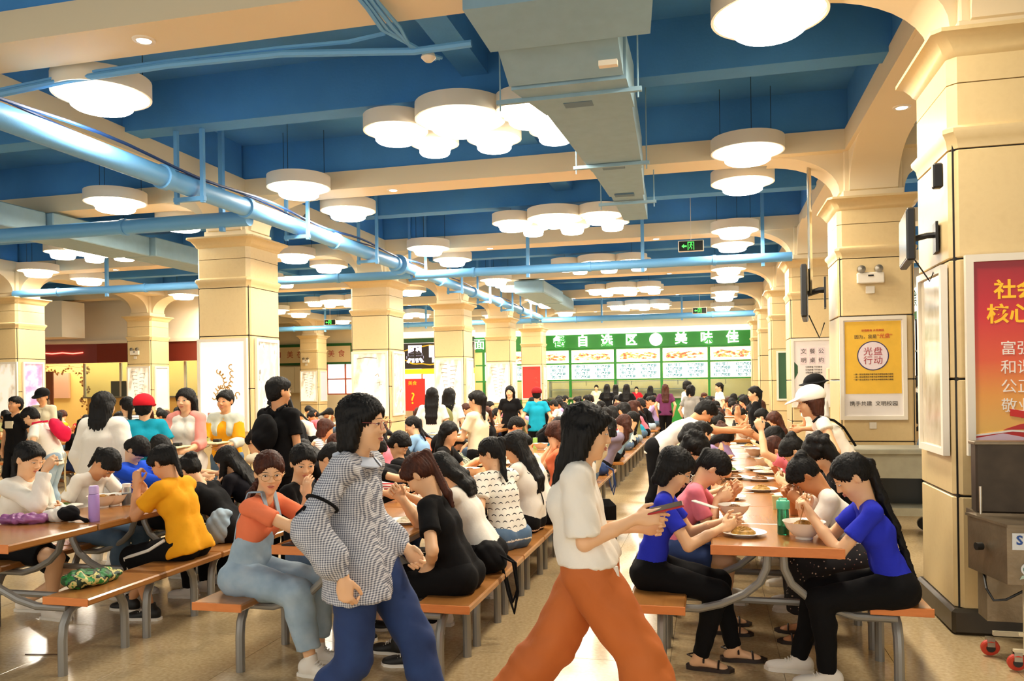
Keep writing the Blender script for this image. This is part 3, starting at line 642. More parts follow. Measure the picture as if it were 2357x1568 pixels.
# ------------------------------------------------------------------ signs, screens, emergency lights
GLG = mat('exit_green', '#3fe04a', .5, emit=2.2)
def exit_sign(loc, lab, s=1.):
    e = empty('exit_sign', loc, 0, lab, 'sign', 'hanging exit signs'); e.scale = (s,)*3
    MB().cbox((-.22, -.02, -.1), (.22, .02, .1), .01).build('sign_frame', FRAMEW, e)
    MB().box((-.205, -.024, -.085), (.205, -.019, .085)).build('sign_face', mat('exit_black', '#07120a', .3), e, smooth=False)
    MB().prism([(-.16, 0), (-.12, .035), (-.12, .012), (-.075, .012), (-.075, -.012), (-.12, -.012), (-.12, -.035)], -.028, -.024, 'y').build('arrow', GLG, e, smooth=False)
    f = MB(); f.box((-.055, -.028, -.07), (-.045, -.024, .07)); f.box((.045, -.028, -.07), (.055, -.024, .07)); f.box((-.055, -.028, .06), (.055, -.024, .07)); f.build('door_outline', GLG, e, smooth=False)
    r = MB(); R = Matrix.Rotation(pi/2, 3, 'X'); r.lathe([(0, 0), (.011, 0), (.011, .004), (0, .004)], (.005, -.024, .045), 10, R=R)
    for a, b in (((.005, .03), (-.008, -.01)), ((-.008, -.01), (.015, -.03)), ((.015, -.03), (.01, -.06)), ((-.008, -.01), (-.03, -.04)), ((.003, .025), (.028, .008)), ((.003, .025), (-.022, .012))): r.tube([(a[0], -.026, a[1]), (b[0], -.026, b[1])], .005, 5)
    r.build('running_figure', GLG, e)
    for x in (-.0,): MB().tube([(x, 0, .1), (x, 0, CEILZ-loc[2])], .005, 5).build('suspension_rod', LAMPW, e)
    return e
exit_sign((-.3, 14.5, 4.0), 'nearest green exit sign hanging between the near right lamps')
exit_sign((-.3, 26, 3.84), 'far green exit sign hanging before the green counter'); exit_sign((-13.0, 26, 3.89), 'green exit sign hanging in the left hall')
def tv(loc, rz, lab):
    t = empty('television', loc, rz, lab, 'screen', 'wall screens on the right columns')
    MB().cbox((-.27, -.03, -.17), (.27, .03, .17), .01).build('screen_case', DARK, t)
    MB().box((-.25, -.034, -.15), (.25, -.03, .15)).build('screen', mat('screen_grey', '#59605e', .15), t, smooth=False)
    MB().tube([(0, .03, 0), (0, .14, .02), (0, .2, .02)], .02, 8).build('bracket_arm', DARK, t); MB().box((-.08, .19, -.1), (.08, .21, .1)).build('wall_plate', DARK, t, smooth=False)
    MB().tube([(.1, .04, -.15), (.12, .14, -.3), (.05, .19, -.2)], .006, 5).build('cable', DARK, t)
    return t
t = tv((1.3, 5.9, 2.55), radians(-97), 'flat screen mounted on the nearest right column'); t.scale = (.95, .85, 1.0)
t = tv((1.17, 10.75, 2.7), radians(-97), 'flat screen on a pole at the second right column'); t.scale = (1.7, 1.2, 1.9)
MB().tube([(0, .06, 0), (0, .06, .86)], .022, 8).build('ceiling_pole', mat('chrome', '#c8c4ba', .2, metal=1), t)
a = MB().cbox((-.03, -.03, -.08), (.03, .03, .08), .01).build('speaker_box', DARK, None, loc=(1.44, 5.7, 2.92)); tag(a, 'small black box with a wire above the nearest column screen', 'speaker')
def emergency(loc, lab, s=1):
    e = empty('emergency_light', loc, 0, lab, 'light', 'emergency lights on columns'); e.scale = (s,)*3
    MB().cbox((-.15, -.06, -.08), (.15, 0, .05), .01).build('battery_case', FRAMEW, e)
    for x in (-.1, .09): MB().lathe([(0, 0), (.05, 0), (.045, .04), (.0, .05)], (x, -.03, .09), 14, R=Matrix.Rotation(pi/2, 3, 'X')).build('lamp_head', STEEL, e)
    MB().box((-.03, -.064, -.0), (.03, -.06, .02)).build('indicator', DARK, e, smooth=False)
    MB().cbox((-.05, -.02, -.2), (.05, 0, -.11), .005).build('socket', FRAMEW, e)
    return e
emergency((1.86, 10.315, 2.83), 'twin head emergency light above the yellow poster')
emergency((-16.5, 20.41, 2.72), 'white emergency light on the left hall column by the red shop')
emergency((-16.5, 30.75, 2.72), 'white emergency light on the far left hall column')
o = MB().cbox((-.04, -.015, -.04), (.04, 0, .04), .004).build('wall_socket', FRAMEW, None, loc=(1.87, 10.32, 1.06)); tag(o, 'small square white socket under the yellow poster', 'socket')
o = MB().cbox((-.13, -.12, -.14), (.13, 0, .14), .02).build('wall_box', mat('pale_box', '#f0dfb8', .4), None, loc=(2.12, 15.2, 1.68)); tag(o, 'cream box fixed beside the white dining notice', 'box')
# hanging projector / sprinkler
o = MB().lathe([(.004, .12), (.02, .1), (.09, .02), (.1, 0), (.02, -.07), (.0, -.09)], n=14).build('siren_cone', mat('grey_plastic', '#8f979c', .4), None, loc=(-6.2, 11.6, 4.25)); tag(o, 'small grey cone fitting under the blue pipe beside the nearest middle column', 'siren')
sp = MB().lathe([(0, .04), (.05, .03), (.06, 0), (.03, -.03), (0, -.03)], n=14).build('smoke_detector', FRAMEW, None, loc=(-2.12, 6.0, 4.2)); tag(sp, 'small white round detector hanging near the top centre beam', 'detector')

# ------------------------------------------------------------------ steel steam cart at right and low steel unit
def steamer():
    e = empty('steam_cart', (1.49, 5.28, 0), label='stainless steel steam cabinet on a trolley with red wheels at the right edge', cat='cart')
    OLD = mat('old_steel', '#8f7f68', .38, metal=.75, var=.25, vscale=6, bump=.15, bscale=40)
    MB().cbox((.0, -.1, .83), (1.0, .0, 1.235), .01).build('back_cover', mat('dull_dark_steel', '#4a3f33', .45, metal=.5, var=.25, vscale=9), e)
    MB().cbox((-.01, -.11, 1.225), (1.01, .01, 1.245), .004).build('cover_rim', OLD, e)
    MB().box((.0, -.1, .8), (1.0, .1, .83)).build('ledge', OLD, e, smooth=False)
    # main box with bevelled left end
    MB().prism([(-.02, .0), (.06, -.4), (1.0, -.4), (1.0, .0)], .49, .80).build('cabinet_body', OLD, e, smooth=False)
    MB().prism([(-.03, .01), (.06, -.41), (1.0, -.41), (1.0, .01)], .80, .815).build('cabinet_top', OLD, e, smooth=False)
    MB().tube([(.0, -.19, .655), (-.035, -.2, .655)], .022, 12).build('control_knob', DARK, e)
    st = MB().box((.085, -.404, .68), (.155, -.4005, .77)).build('sticker', mat('sticker_white', '#e8eef2', .4), e, smooth=False)
    text('S', .07, mat('sticker_blue', '#1f4fa0', .4), e, (.12, -.406, .73), FRONT, depth=.0005, bold=.002)
    MB().lathe([(0, 0), (.035, 0), (.035, .003), (0, .003)], (.16, -.401, .575), 20, R=Matrix.Rotation(pi/2, 3, 'X')).build('round_sticker', mat('sticker_white'), e)
    MB().lathe([(.01, 0), (.024, 0), (.024, .005), (.01, .005)], (.16, -.401, .575), 20, R=Matrix.Rotation(pi/2, 3, 'X'), cap=False).build('round_emblem', mat('sticker_teal', '#1d6a5a', .4), e)
    MB().prism([(.12, .52), (.22, .545), (.23, .565), (.13, .54)], -.404, -.4, 'y').build('torn_sticker', mat('sticker_pale', '#b9d2c4', .4), e, smooth=False)
    MB().box((.26, -.405, .6), (.6, -.4, .68)).build('display', REDB, e, smooth=False); MB().box((.27, -.408, .61), (.59, -.404, .67)).build('display_screen', mat('exit_black'), e, smooth=False)
    MB().box((.03, -.16, .22), (1.0, .0, .485)).build('lower_tank', OLD, e, smooth=False)
    for x in (.17, .95): MB().box((x-.015, -.36, .1), (x+.015, -.33, .49)).build('trolley_leg', mat('pale_metal'), e, smooth=False)
    for y in (-.35, -.02): MB().box((.1, y-.012, .1), (1.0, y+.012, .125)).build('trolley_rail', mat('pale_metal'), e, smooth=False)
    MB().box((.13, -.36, .2), (1.0, -.34, .215)).build('trolley_rail', mat('pale_metal'), e, smooth=False)
    for (x, y) in ((.12, -.34), (.06, -.1), (.9, -.34), (.9, -.05)):
        w = MB().lathe([(.02, -.014), (.045, -.014), (.05, -.008), (.05, .008), (.045, .014), (.02, .014)], (x, y, .052), 20, R=Matrix.Rotation(pi/2, 3, 'X') @ Matrix.Rotation(.3, 3, 'X')).build('castor_wheel', mat('castor_red', '#c8402c', .5), e)
        MB().lathe([(0, -.02), (.024, -.02), (.024, .02), (0, .02)], (x, y, .052), 14, R=Matrix.Rotation(pi/2, 3, 'X')).build('wheel_hub', DARK, w)
        MB().box((x-.02, y-.025, .06), (x+.02, y+.025, .11)).build('castor_fork', STEEL, e, smooth=False)
    MB().tube([(.03, -.1, .49), (.01, -.22, .42), (.04, -.24, .36), (.1, -.25, .37), (.18, -.3, .44), (.2, -.38, .49)], .007, 6).build('power_cable', DARK, e)
    MB().tube([(.01, -.14, .99), (.01, -.14, .83)], .008, 8).build('slide_rod', mat('chrome'), e)
steamer()
def unit():
    e = empty('tray_trolley', (1.86, 9.1, 0), label='low grey steel trolley with an open shelf at the foot of the second right column', cat='trolley')
    G = mat('grey_steel_unit', '#a3a08c', .4, metal=.3, var=.12)
    MB().cbox((-.48, -.25, .84), (.42, .3, .9), .01).build('top', G, e)
    MB().box((-.44, -.22, .6), (.38, .28, .84)).build('body', G, e, smooth=False)
    MB().box((-.44, .1, .3), (.38, .28, .6)).build('recess_back', mat('exit_black'), e, smooth=False)
    for x in (-.44, .34): MB().box((x, -.22, .3), (x+.04, .28, .6)).build('side_panel', G, e, smooth=False)
    MB().box((-.46, -.24, .22), (.4, .3, .3)).build('bottom_shelf', G, e, smooth=False)
    for x in (-.38, .32):
        for y in (-.18, .22):
            MB().lathe([(0, -.02), (.07, -.02), (.07, .02), (0, .02)], (x, y, .075), 16, R=Matrix.Rotation(pi/2, 3, 'X')).build('castor_wheel', DARK, e)
            MB().box((x-.02, y-.03, .09), (x+.02, y+.03, .22)).build('castor_fork', STEEL, e, smooth=False)
unit()

# ------------------------------------------------------------------ canteen table units: one rigid module each
PITCH = .70
def unit_meshes():
    M = {}
    M['table_top'] = MB().cbox((-.33, .004, .705), (.33, PITCH-.004, .75), .008).mesh('table_top', WOOD, True, .3)
    M['table_edge'] = MB().cbox((-.334, 0, .70), (.334, .006, .752), .002).mesh('end_edge', WOODE)
    M['bench_l'] = MB().cbox((-.77, .006, .398), (-.465, PITCH-.006, .44), .009).mesh('bench_seat', WOOD, True, .3)
    M['bench_r'] = MB().cbox((.465, .006, .398), (.77, PITCH-.006, .44), .009).mesh('bench_seat', WOOD, True, .3)
    def arch(x):
        pts = [(x, .10, 0), (x, .10, .2), (x, .11, .28), (x, .145, .345), (x, .2, .375), (x, .35, .382), (x, .5, .375), (x, .555, .345), (x, .59, .28), (x, .60, .2), (x, .60, 0)]
        return MB().tube(pts, .026, 10)
    M['arch_l'] = arch(-.6).mesh('leg_arch', TUBE); M['arch_r'] = arch(.6).mesh('leg_arch', TUBE)
    def sup(s): return MB().tube([(s*.04, .09, .70), (s*.045, .09, .62), (s*.08, .1, .54), (s*.16, .11, .47), (s*.28, .12, .41), (s*.4, .13, .375), (s*.6, .14, .372)], .022, 10)
    M['sup_l'] = sup(-1).mesh('curved_support', TUBE); M['sup_r'] = sup(1).mesh('curved_support', TUBE)
    M['bar'] = MB().tube([(-.6, .36, .375), (.6, .36, .375)], .02, 8).mesh('cross_bar', TUBE)
    return M
UM = unit_meshes()
def table_unit(x, y, label, front=False, simple=False):
    e = empty('canteen_table', (x, y, 0), 0, label, 'table', 'joined canteen tables with benches')
    for k, nm in (('table_top', 'table_top'), ('bench_l', 'bench_seat'), ('bench_r', 'bench_seat'), ('arch_l', 'leg_arch'), ('arch_r', 'leg_arch'), ('sup_l', 'curved_support'), ('sup_r', 'curved_support')):
        if simple and k in ('sup_l', 'sup_r'): continue
        o = ob(nm, UM[k], e)
        if front and k == 'bench_l': o.location.y = -.1
        if front and k == 'bench_r': o.location.y = .1
    if not simple: ob('cross_bar', UM['bar'], e)
    if front:
        ob('end_edge', UM['table_edge'], e)
        for k, a, dy in (('l', -.77, -.1), ('r', .465, .1)): MB().cbox((a, .0+dy, .397), (a+.305, .008+dy, .441), .002).build('end_edge', WOODE, e)
    return e
TX = {'R': .32, 'M': -2.03, 'L': -4.2, 'K': -8.7, 'J': -10.9, 'I': -13.1}
TY = {'R': 4.38, 'M': 3.98, 'L': 3.72, 'K': 9.5, 'J': 11, 'I': 12.5}
TN = {'R': 'right', 'M': 'middle', 'L': 'left', 'K': 'left hall near', 'J': 'left hall middle', 'I': 'left hall far'}
for k in TX:
    n = 0; y = TY[k]; end = 29 if k in 'RML' else 21
    gap = 0
    while y < end:
        if n and n % 10 == 0 and k in 'RML': y += .9
        lab = ORD[n]
        table_unit(TX[k], y, '%s orange canteen table from the front in the %s row, benches attached' % (lab, TN[k]), n == 0, y > 16 or k in 'KJI')
        n += 1; y += PITCH
# ------------------------------------------------------------------ people: smooth distance-field bodies
import openvdb
V = lambda *a: np.array(a, dtype=np.float64)
def nrm(v): v = np.asarray(v, float); return v/max(np.linalg.norm(v), 1e-9)
def Ry(a): c, s = cos(a), sin(a); return np.array([[c, 0, s], [0, 1, 0], [-s, 0, c]])
def Rz(a): c, s = cos(a), sin(a); return np.array([[c, -s, 0], [s, c, 0], [0, 0, 1]])
def Rx(a): c, s = cos(a), sin(a); return np.array([[1, 0, 0], [0, c, -s], [0, s, c]])
# primitives: ('c', a, b, ra, rb, k, flat) ; ('e', c, r, R, k) ; op suffix: ('-e', ...) subtract ; ('h', p, n) half-space clip
def C(a, b, ra, rb=None, k=.02, flat=0): return ('c', np.asarray(a, float), np.asarray(b, float), ra, ra if rb is None else rb, k, flat)
def E_(c, r, R=None, k=.02, sub=False): return ('-e' if sub else 'e', np.asarray(c, float), np.asarray(r if hasattr(r, '__len__') else (r, r, r), float), np.eye(3) if R is None else R, k)
def sdf_mesh(name, prims, h=.008, mats=None, fold=0., ffreq=40., adapt=0., strand=None):
    lo = np.full(3, 1e9); hi = -lo
    for p in prims:
        if p[0] == 'c':
            for q, r in ((p[1], p[3]), (p[2], p[4])): lo = np.minimum(lo, q-r); hi = np.maximum(hi, q+r)
        elif p[0] == 'e': m = max(p[2]); lo = np.minimum(lo, p[1]-m); hi = np.maximum(hi, p[1]+m)
    pad = .03+2*h; lo = lo-pad; hi = hi+pad
    n = np.ceil((hi-lo)/h).astype(int)+1
    D = np.full(n, .06, dtype=np.float32)
    ax = [(lo[i]+h*np.arange(n[i])).astype(np.float32) for i in range(3)]
    for p in prims:
        if p[0] == 'h':
            q, nn = p[1], p[2]; X = ax[0][:, None, None]-q[0]; Y = ax[1][None, :, None]-q[1]; Z = ax[2][None, None, :]-q[2]
            D = np.maximum(D, (X*nn[0]+Y*nn[1]+Z*nn[2]).astype(np.float32)); continue
        k = p[-1] if p[0] != 'c' else p[5]
        if p[0] == 'c': a, b, ra, rb = p[1:5]; l2 = np.minimum(a-ra, b-rb); h2 = np.maximum(a+ra, b+rb)
        else: m = max(p[2]); l2 = p[1]-m; h2 = p[1]+m
        e = k+2.2*h
        i0 = np.maximum(((l2-e-lo)/h).astype(int), 0); i1 = np.minimum(((h2+e-lo)/h).astype(int)+2, n)
        if (i1 <= i0).any(): continue
        sl = tuple(slice(i0[i], i1[i]) for i in range(3))
        X = ax[0][sl[0]][:, None, None]; Y = ax[1][sl[1]][None, :, None]; Z = ax[2][sl[2]][None, None, :]
        if p[0] == 'c':
            ba = b-a; L2 = max(float(ba@ba), 1e-9); px, py, pz = X-a[0], Y-a[1], Z-a[2]
            t = (px*ba[0]+py*ba[1]+pz*ba[2])/L2; tc = np.clip(t, 0, 1)
            d = np.sqrt((px-tc*ba[0])**2+(py-tc*ba[1])**2+(pz-tc*ba[2])**2)-(ra+(rb-ra)*tc)
            if p[6]: d = np.maximum(d, (t-1)*sqrt(L2))
        else:
            R = p[3]; c = p[1]; r = p[2]; px, py, pz = X-c[0], Y-c[1], Z-c[2]
            u = [(px*R[0, i]+py*R[1, i]+pz*R[2, i])/r[i] for i in range(3)]
            k0 = np.sqrt(u[0]**2+u[1]**2+u[2]**2); k1 = np.sqrt((u[0]/r[0])**2+(u[1]/r[1])**2+(u[2]/r[2])**2)+1e-6
            d = k0*(k0-1)/k1
        g = D[sl]; d = d.astype(np.float32)
        if p[0] == '-e':
            d = -d; hh = np.clip(k-np.abs(g-d), 0, None)/k; D[sl] = np.maximum(g, d)+hh*hh*k*.25
        else:
            hh = np.clip(k-np.abs(g-d), 0, None)/k; D[sl] = np.minimum(g, d)-hh*hh*k*.25
    gr = openvdb.FloatGrid(.06); gr.copyFromArray(D)
    if adapt > 0: pts, tri, quad = gr.convertToPolygons(0.0, adapt)
    else: pts, quad = gr.convertToQuads(0.0); tri = np.zeros((0, 3), int)
    pts = pts*h+lo
    nt, nq = len(tri), len(quad)
    me = bpy.data.meshes.new(name); me.vertices.add(len(pts)); 
    loops = np.concatenate([np.asarray(tri)[:, ::-1].ravel(), np.asarray(quad)[:, ::-1].ravel()]).astype(np.int32)
    me.loops.add(len(loops)); me.polygons.add(nt+nq)
    if fold or strand is not None:
        me.vertices.foreach_set('co', pts.astype(np.float32).ravel()); me.loops.foreach_set('vertex_index', loops)
        me.polygons.foreach_set('loop_start', np.concatenate([np.arange(nt)*3, nt*3+np.arange(nq)*4]).astype(np.int32)); me.update(calc_edges=True)
        N = np.empty(len(pts)*3, dtype=np.float32); me.vertex_normals.foreach_get('vector', N); N = N.reshape(-1, 3)
        if fold:
            q = pts*ffreq
            f = np.sin(q[:, 0]*.9+1.3*np.sin(q[:, 2]*.5)+q[:, 1]*.4)+.9*(1-2*np.abs(np.sin(q[:, 2]*.75+q[:, 1]*.6+q[:, 0]*.5+1.5*np.sin(q[:, 0]*.4))))+.5*np.sin(q[:, 1]*1.9-q[:, 0]*1.1+q[:, 2]*.6)
            pts = pts+N*(f*fold*.5)[:, None]
        if strand is not None:
            c, up = strand; q = pts-c; t1 = nrm(np.cross(up, V(.3, .8, .1))); t2 = np.cross(up, t1)
            an = np.arctan2(q@t2, q@t1); f = np.sin(an*38+3*np.sin(q@up*14))+.6*np.sin(an*71+q@up*30)
            pts = pts+N*(f*.0034)[:, None]
    me.vertices.foreach_set('co', pts.astype(np.float32).ravel())
    if not (fold or strand is not None):
        me.loops.foreach_set('vertex_index', loops); me.polygons.foreach_set('loop_start', np.concatenate([np.arange(nt)*3, nt*3+np.arange(nq)*4]).astype(np.int32))
    me.update(calc_edges=True); me.validate()
    me.shade_smooth()
    for m in (mats if isinstance(mats, (list, tuple)) else [mats]): me.materials.append(m)
    return me

def ik(a, t, l1, l2, pole):
    a = np.asarray(a, float); t = np.asarray(t, float); d = t-a; L = np.linalg.norm(d)
    if L > (l1+l2)*.995: t = a+d/L*(l1+l2)*.995; d = t-a; L = np.linalg.norm(d)
    u = d/L; x = (l1*l1-l2*l2+L*L)/(2*L); hgt = sqrt(max(l1*l1-x*x, 0))
    p = np.asarray(pole, float); p = p-u*(p@u); p = nrm(p)
    return a+u*x+p*hgt, t

def skeleton(P):
    """P: dict of pose. local frame x forward, y left, z up, floor z=0 under the pelvis."""
    s = P.get('s', 1.); J = {'s': s}
    zh = P.get('zh', .525 if P.get('sit', True) else .84*s)
    hip = V(P.get('hx', 0), 0, zh)
    l1, l2 = radians(P.get('l1', 8)), radians(P.get('l2', 20)); sd = radians(P.get('side', 0))
    if 'head' in P:        # solve the bend so that the head centre lands on the wanted point
        tx, tz = P['head'][0]-hip[0], P['head'][-1]-hip[2]; best = None
        for a in np.arange(-25, 75, 2.5):
            for b in np.arange(a-15, a+75, 2.5):
                A, B = radians(a), radians(b); G = radians(.5*(b+P.get('hp', 20)))
                x = s*(.12*sin(A)+.18*sin((A+B)/2)+.16*sin(B)+.15*sin(G)); z = s*(.12*cos(A)+.18*cos((A+B)/2)+.16*cos(B)+.15*cos(G))
                e = (x-tx)**2+(z-tz)**2+1e-7*(b-a-12)**2
                if best is None or e < best[0]: best = (e, A, B)
        l1, l2 = best[1], best[2]
    T = Rx(-sd)
    u1, um, u2 = [T@V(sin(x), 0, cos(x)) for x in (l1, (l1+l2)/2, l2)]
    J['hip'] = hip; J['waist'] = hip+.12*s*u1; J['chest'] = J['waist']+.18*s*um; J['shc'] = J['chest']+.16*s*u2
    tw = Rz(radians(P.get('twist', 0))); lat = tw@V(0, 1, 0); lat = nrm(lat-u2*(lat@u2))
    J['lat'] = lat; J['u2'] = u2; J['u1'] = u1; J['fwd'] = np.cross(lat, u2); J['fwd1'] = np.cross(V(0, 1, 0), u1)
    sw = P.get('sw', .146)*s
    hp, hy, hr = radians(P.get('hp', 20)), radians(P.get('hy', 0)), radians(P.get('hroll', 0))
    J['nb'] = J['shc']+.0*u2
    G = .5*(l2+hp); nd = nrm(T@V(sin(G), 0, cos(G)))
    J['Rh'] = Rz(hy)@Ry(hp)@Rx(hr)
    J['head'] = J['nb']+.15*s*nd
    J['nt'] = J['head']+J['Rh']@V(-.018, 0, -.06)*s
    for sd_, k in ((1, 'l'), (-1, 'r')):
        sh = J['shc']+lat*sw*sd_-u2*.035*s; J['sh'+k] = sh
        w = P.get('w'+k, (.38, .12*sd_, .80)); pole = P.get('p'+k, (-.3, .6*sd_, -1))
        J['el'+k], J['wr'+k] = ik(sh, w, .27*s, .235*s, pole)
        fd = nrm(J['wr'+k]-J['el'+k]); hd = P.get('h'+k); hd = nrm(hd) if hd is not None else nrm(fd+V(0, 0, -.15))
        th = P.get('t'+k, (0, 0, 1)); th = np.asarray(th, float); th = nrm(th-hd*(th@hd))     # thumb side
        J['hd'+k] = hd; J['th'+k] = th; J['cu'+k] = P.get('c'+k, .6)
        hh = hip+V(0, .085*sd_*s, 0); J['hj'+k] = hh
        f = P.get('f'+k, (.36, .1*sd_, .075) if P.get('sit', True) else (.0, .08*sd_, .075)); kp = P.get('k'+k, (1, .12*sd_, .9) if P.get('sit', True) else (1, 0, 0))
        J['kn'+k], J['an'+k] = ik(hh, f, .40*s, .385*s, kp)
        J['fy'+k] = radians(P.get('fy'+k, 5*sd_)); J['fp'+k] = radians(P.get('fp'+k, 0))
    return J

def torso_prims(J, g=0., full=1.):
    s = J['s']; P = []; f, f1, lat = J['fwd'], J['fwd1'], J['lat']; Y = V(0, 1, 0); w = J.get('wide', 1.)
    for q in (1, -1):
        P += [C(J['hip']+Y*.07*q*s*w, J['waist']+Y*.048*q*s*w, (.08*w)*s+g, .058*s*w+g, .04), C(J['waist']+Y*.048*q*s*w, J['chest']+lat*.05*q*s*w, .058*s*w+g, .07*s*w+g, .04),
              C(J['chest']+lat*.05*q*s*w, J['shc']+lat*.075*q*s-J['u2']*.055*s, .07*s*w+g, .046*s+g, .04),
              C(J['shc']+lat*.03*q*s-J['u2']*.02*s, J['sh'+('l' if q > 0 else 'r')], .036*s+g, .036*s+g, .03)]
        if full: P.append(E_(J['chest']+lat*.062*q*s+f*.042*s-J['u2']*.0*s, (.042*s+g, .046*s+g, .045*s+g), None, .05))
    return P
def head_prims(J):
    s = J['s']; R = J['Rh']; H = J['head']
    p = lambda *a: H+R@V(*a)*s
    e = lambda c, r, k=.015, sub=False, RR=None: E_(p(*c), V(*r)*s, R if RR is None else R@RR, k, sub)
    L = [e((-.012, 0, .03), (.09, .072, .08)), e((.02, 0, -.02), (.062, .06, .078), .03), e((.035, 0, -.07), (.04, .042, .034), .03), C(p(.066, 0, -.094), p(.064, 0, -.094), .016*s, None, .02),
         C(p(.08, 0, .012), p(.098, 0, -.022), .0065*s, .0105*s, .012), e((.09, .010, -.026), (.01, .008, .007), .006), e((.09, -.010, -.026), (.01, .008, .007), .006),
         e((.052, .034, -.028), (.028, .026, .028), .02), e((.052, -.034, -.028), (.028, .026, .028), .02),
         e((.094, .032, .008), (.012, .02, .012), .012, True), e((.094, -.032, .008), (.012, .02, .012), .012, True),
         e((.077, 0, -.054), (.013, .022, .013), .012), e((.088, 0, -.0535), (.006, .024, .0022), .004, True)]
    for q in (1, -1): L += [e((-.006, .074*q, -.006), (.017, .008, .03), .006, False, Rz(-.35*q)), e((.0, .082*q, -.002), (.008, .005, .014), .004, True)]
    L.append(C(J['nt'], J['nb']-J['u2']*.01, .045*s, .05*s, .03))
    return L
def hand_prims(J, k, det=1):
    s = J['s']; w = J['wr'+k]; x = J['hd'+k]; y = J['th'+k]; z = np.cross(x, y)
    if k == 'l': z = -z           # z: back-of-hand normal -> palm is -z
    # for right hand palm faces cross(x, thumb)
    cu = J['cu'+k]
    p = lambda a, b, c: w+(x*a+y*b+z*c)*s
    R = np.stack([x, y, z], 1)
    if det == 0: return [C(w, p(.05, 0, 0), .024*s, .026*s, .02), C(p(.06, 0, 0), p(.125, 0, -.03*cu), .026*s, .016*s, .02)]
    L = [C(w, p(.03, 0, 0), .021*s, .024*s, .015), E_(p(.052, .0, 0), (.05*s, .037*s, .0155*s), R, .012)]
    for i, (yy, ln) in enumerate(((.027, .068), (.0095, .077), (-.008, .071), (-.025, .056))):
        a0 = cu*(.9+.12*i); b0 = p(.088-.004*abs(i-1), yy, 0)
        d1 = x*cos(a0)-z*sin(a0)+y*(.08*(1.5-i)*(1-cu*.5)); a1 = a0+cu*1.35; d2 = x*cos(a1)-z*sin(a1)
        m = b0+nrm(d1)*ln*.5*s; t = m+nrm(d2)*ln*.5*s
        L += [C(b0, m, .0085*s, .0078*s, .003), C(m, t, .0078*s, .0066*s, .003)]
    tb = p(.022, .03, -.004); d = x*.62+y*.68*(1-.55*cu)-z*.45*cu; m = tb+nrm(d)*.038*s; d2 = x*.85+y*.15-z*.5*cu; t = m+nrm(d2)*.03*s
    L += [C(tb, m, .0105*s, .0095*s, .008), C(m, t, .0095*s, .0075*s, .003)]
    return L
def limb_prims(J, legs=True, det=1, ext=None):
    s = J['s']; L = []
    for k in 'lr':
        L += [C(J['sh'+k], J['el'+k], .036*s, .033*s, .02), C(J['el'+k], J['el'+k]*.45+J['wr'+k]*.55, .034*s, .031*s, .01), C(J['el'+k]*.45+J['wr'+k]*.55, J['wr'+k], .031*s, .0215*s, .012)] + hand_prims(J, k, det)
        if legs:
            kn, an = J['kn'+k], J['an'+k]; cf = kn*.68+an*.32; back = nrm(np.cross(V(0, 1, 0), an-kn)); back = back if back[0] < 0 else -back
            L += [C(J['hj'+k], kn, .08*s, .052*s, .03), C(kn, cf+back*.012*s, .052*s, .05*s, .02), C(cf+back*.012*s, an, .05*s, .03*s, .02)]
            Rf = Rz(J['fy'+k])@Ry(J['fp'+k]); q = lambda *a: an+Rf@V(*a)*s
            L += [C(an, q(-.035, 0, -.045), .032*s, .027*s, .02), C(q(-.01, 0, -.03), q(.1, 0, -.05), .03*s, .022*s, .02), E_(q(.115, 0, -.055), (.035*s, .036*s, .016*s), Rf, .02)]
    return L
SKIN = {k: mat('skin_'+k, c, .5, bump=.03, bscale=250) for k, c in (('light', '#eebc90'), ('mid', '#e0a272'), ('tan', '#cc8a58'))}
def body_mesh(J, h=.007, skin='light', legs=True, det=1):
    return sdf_mesh('body', torso_prims(J, -.006)+head_prims(J)+limb_prims(J, legs, det), h*.85 if det else h, SKIN[skin], adapt=.1)

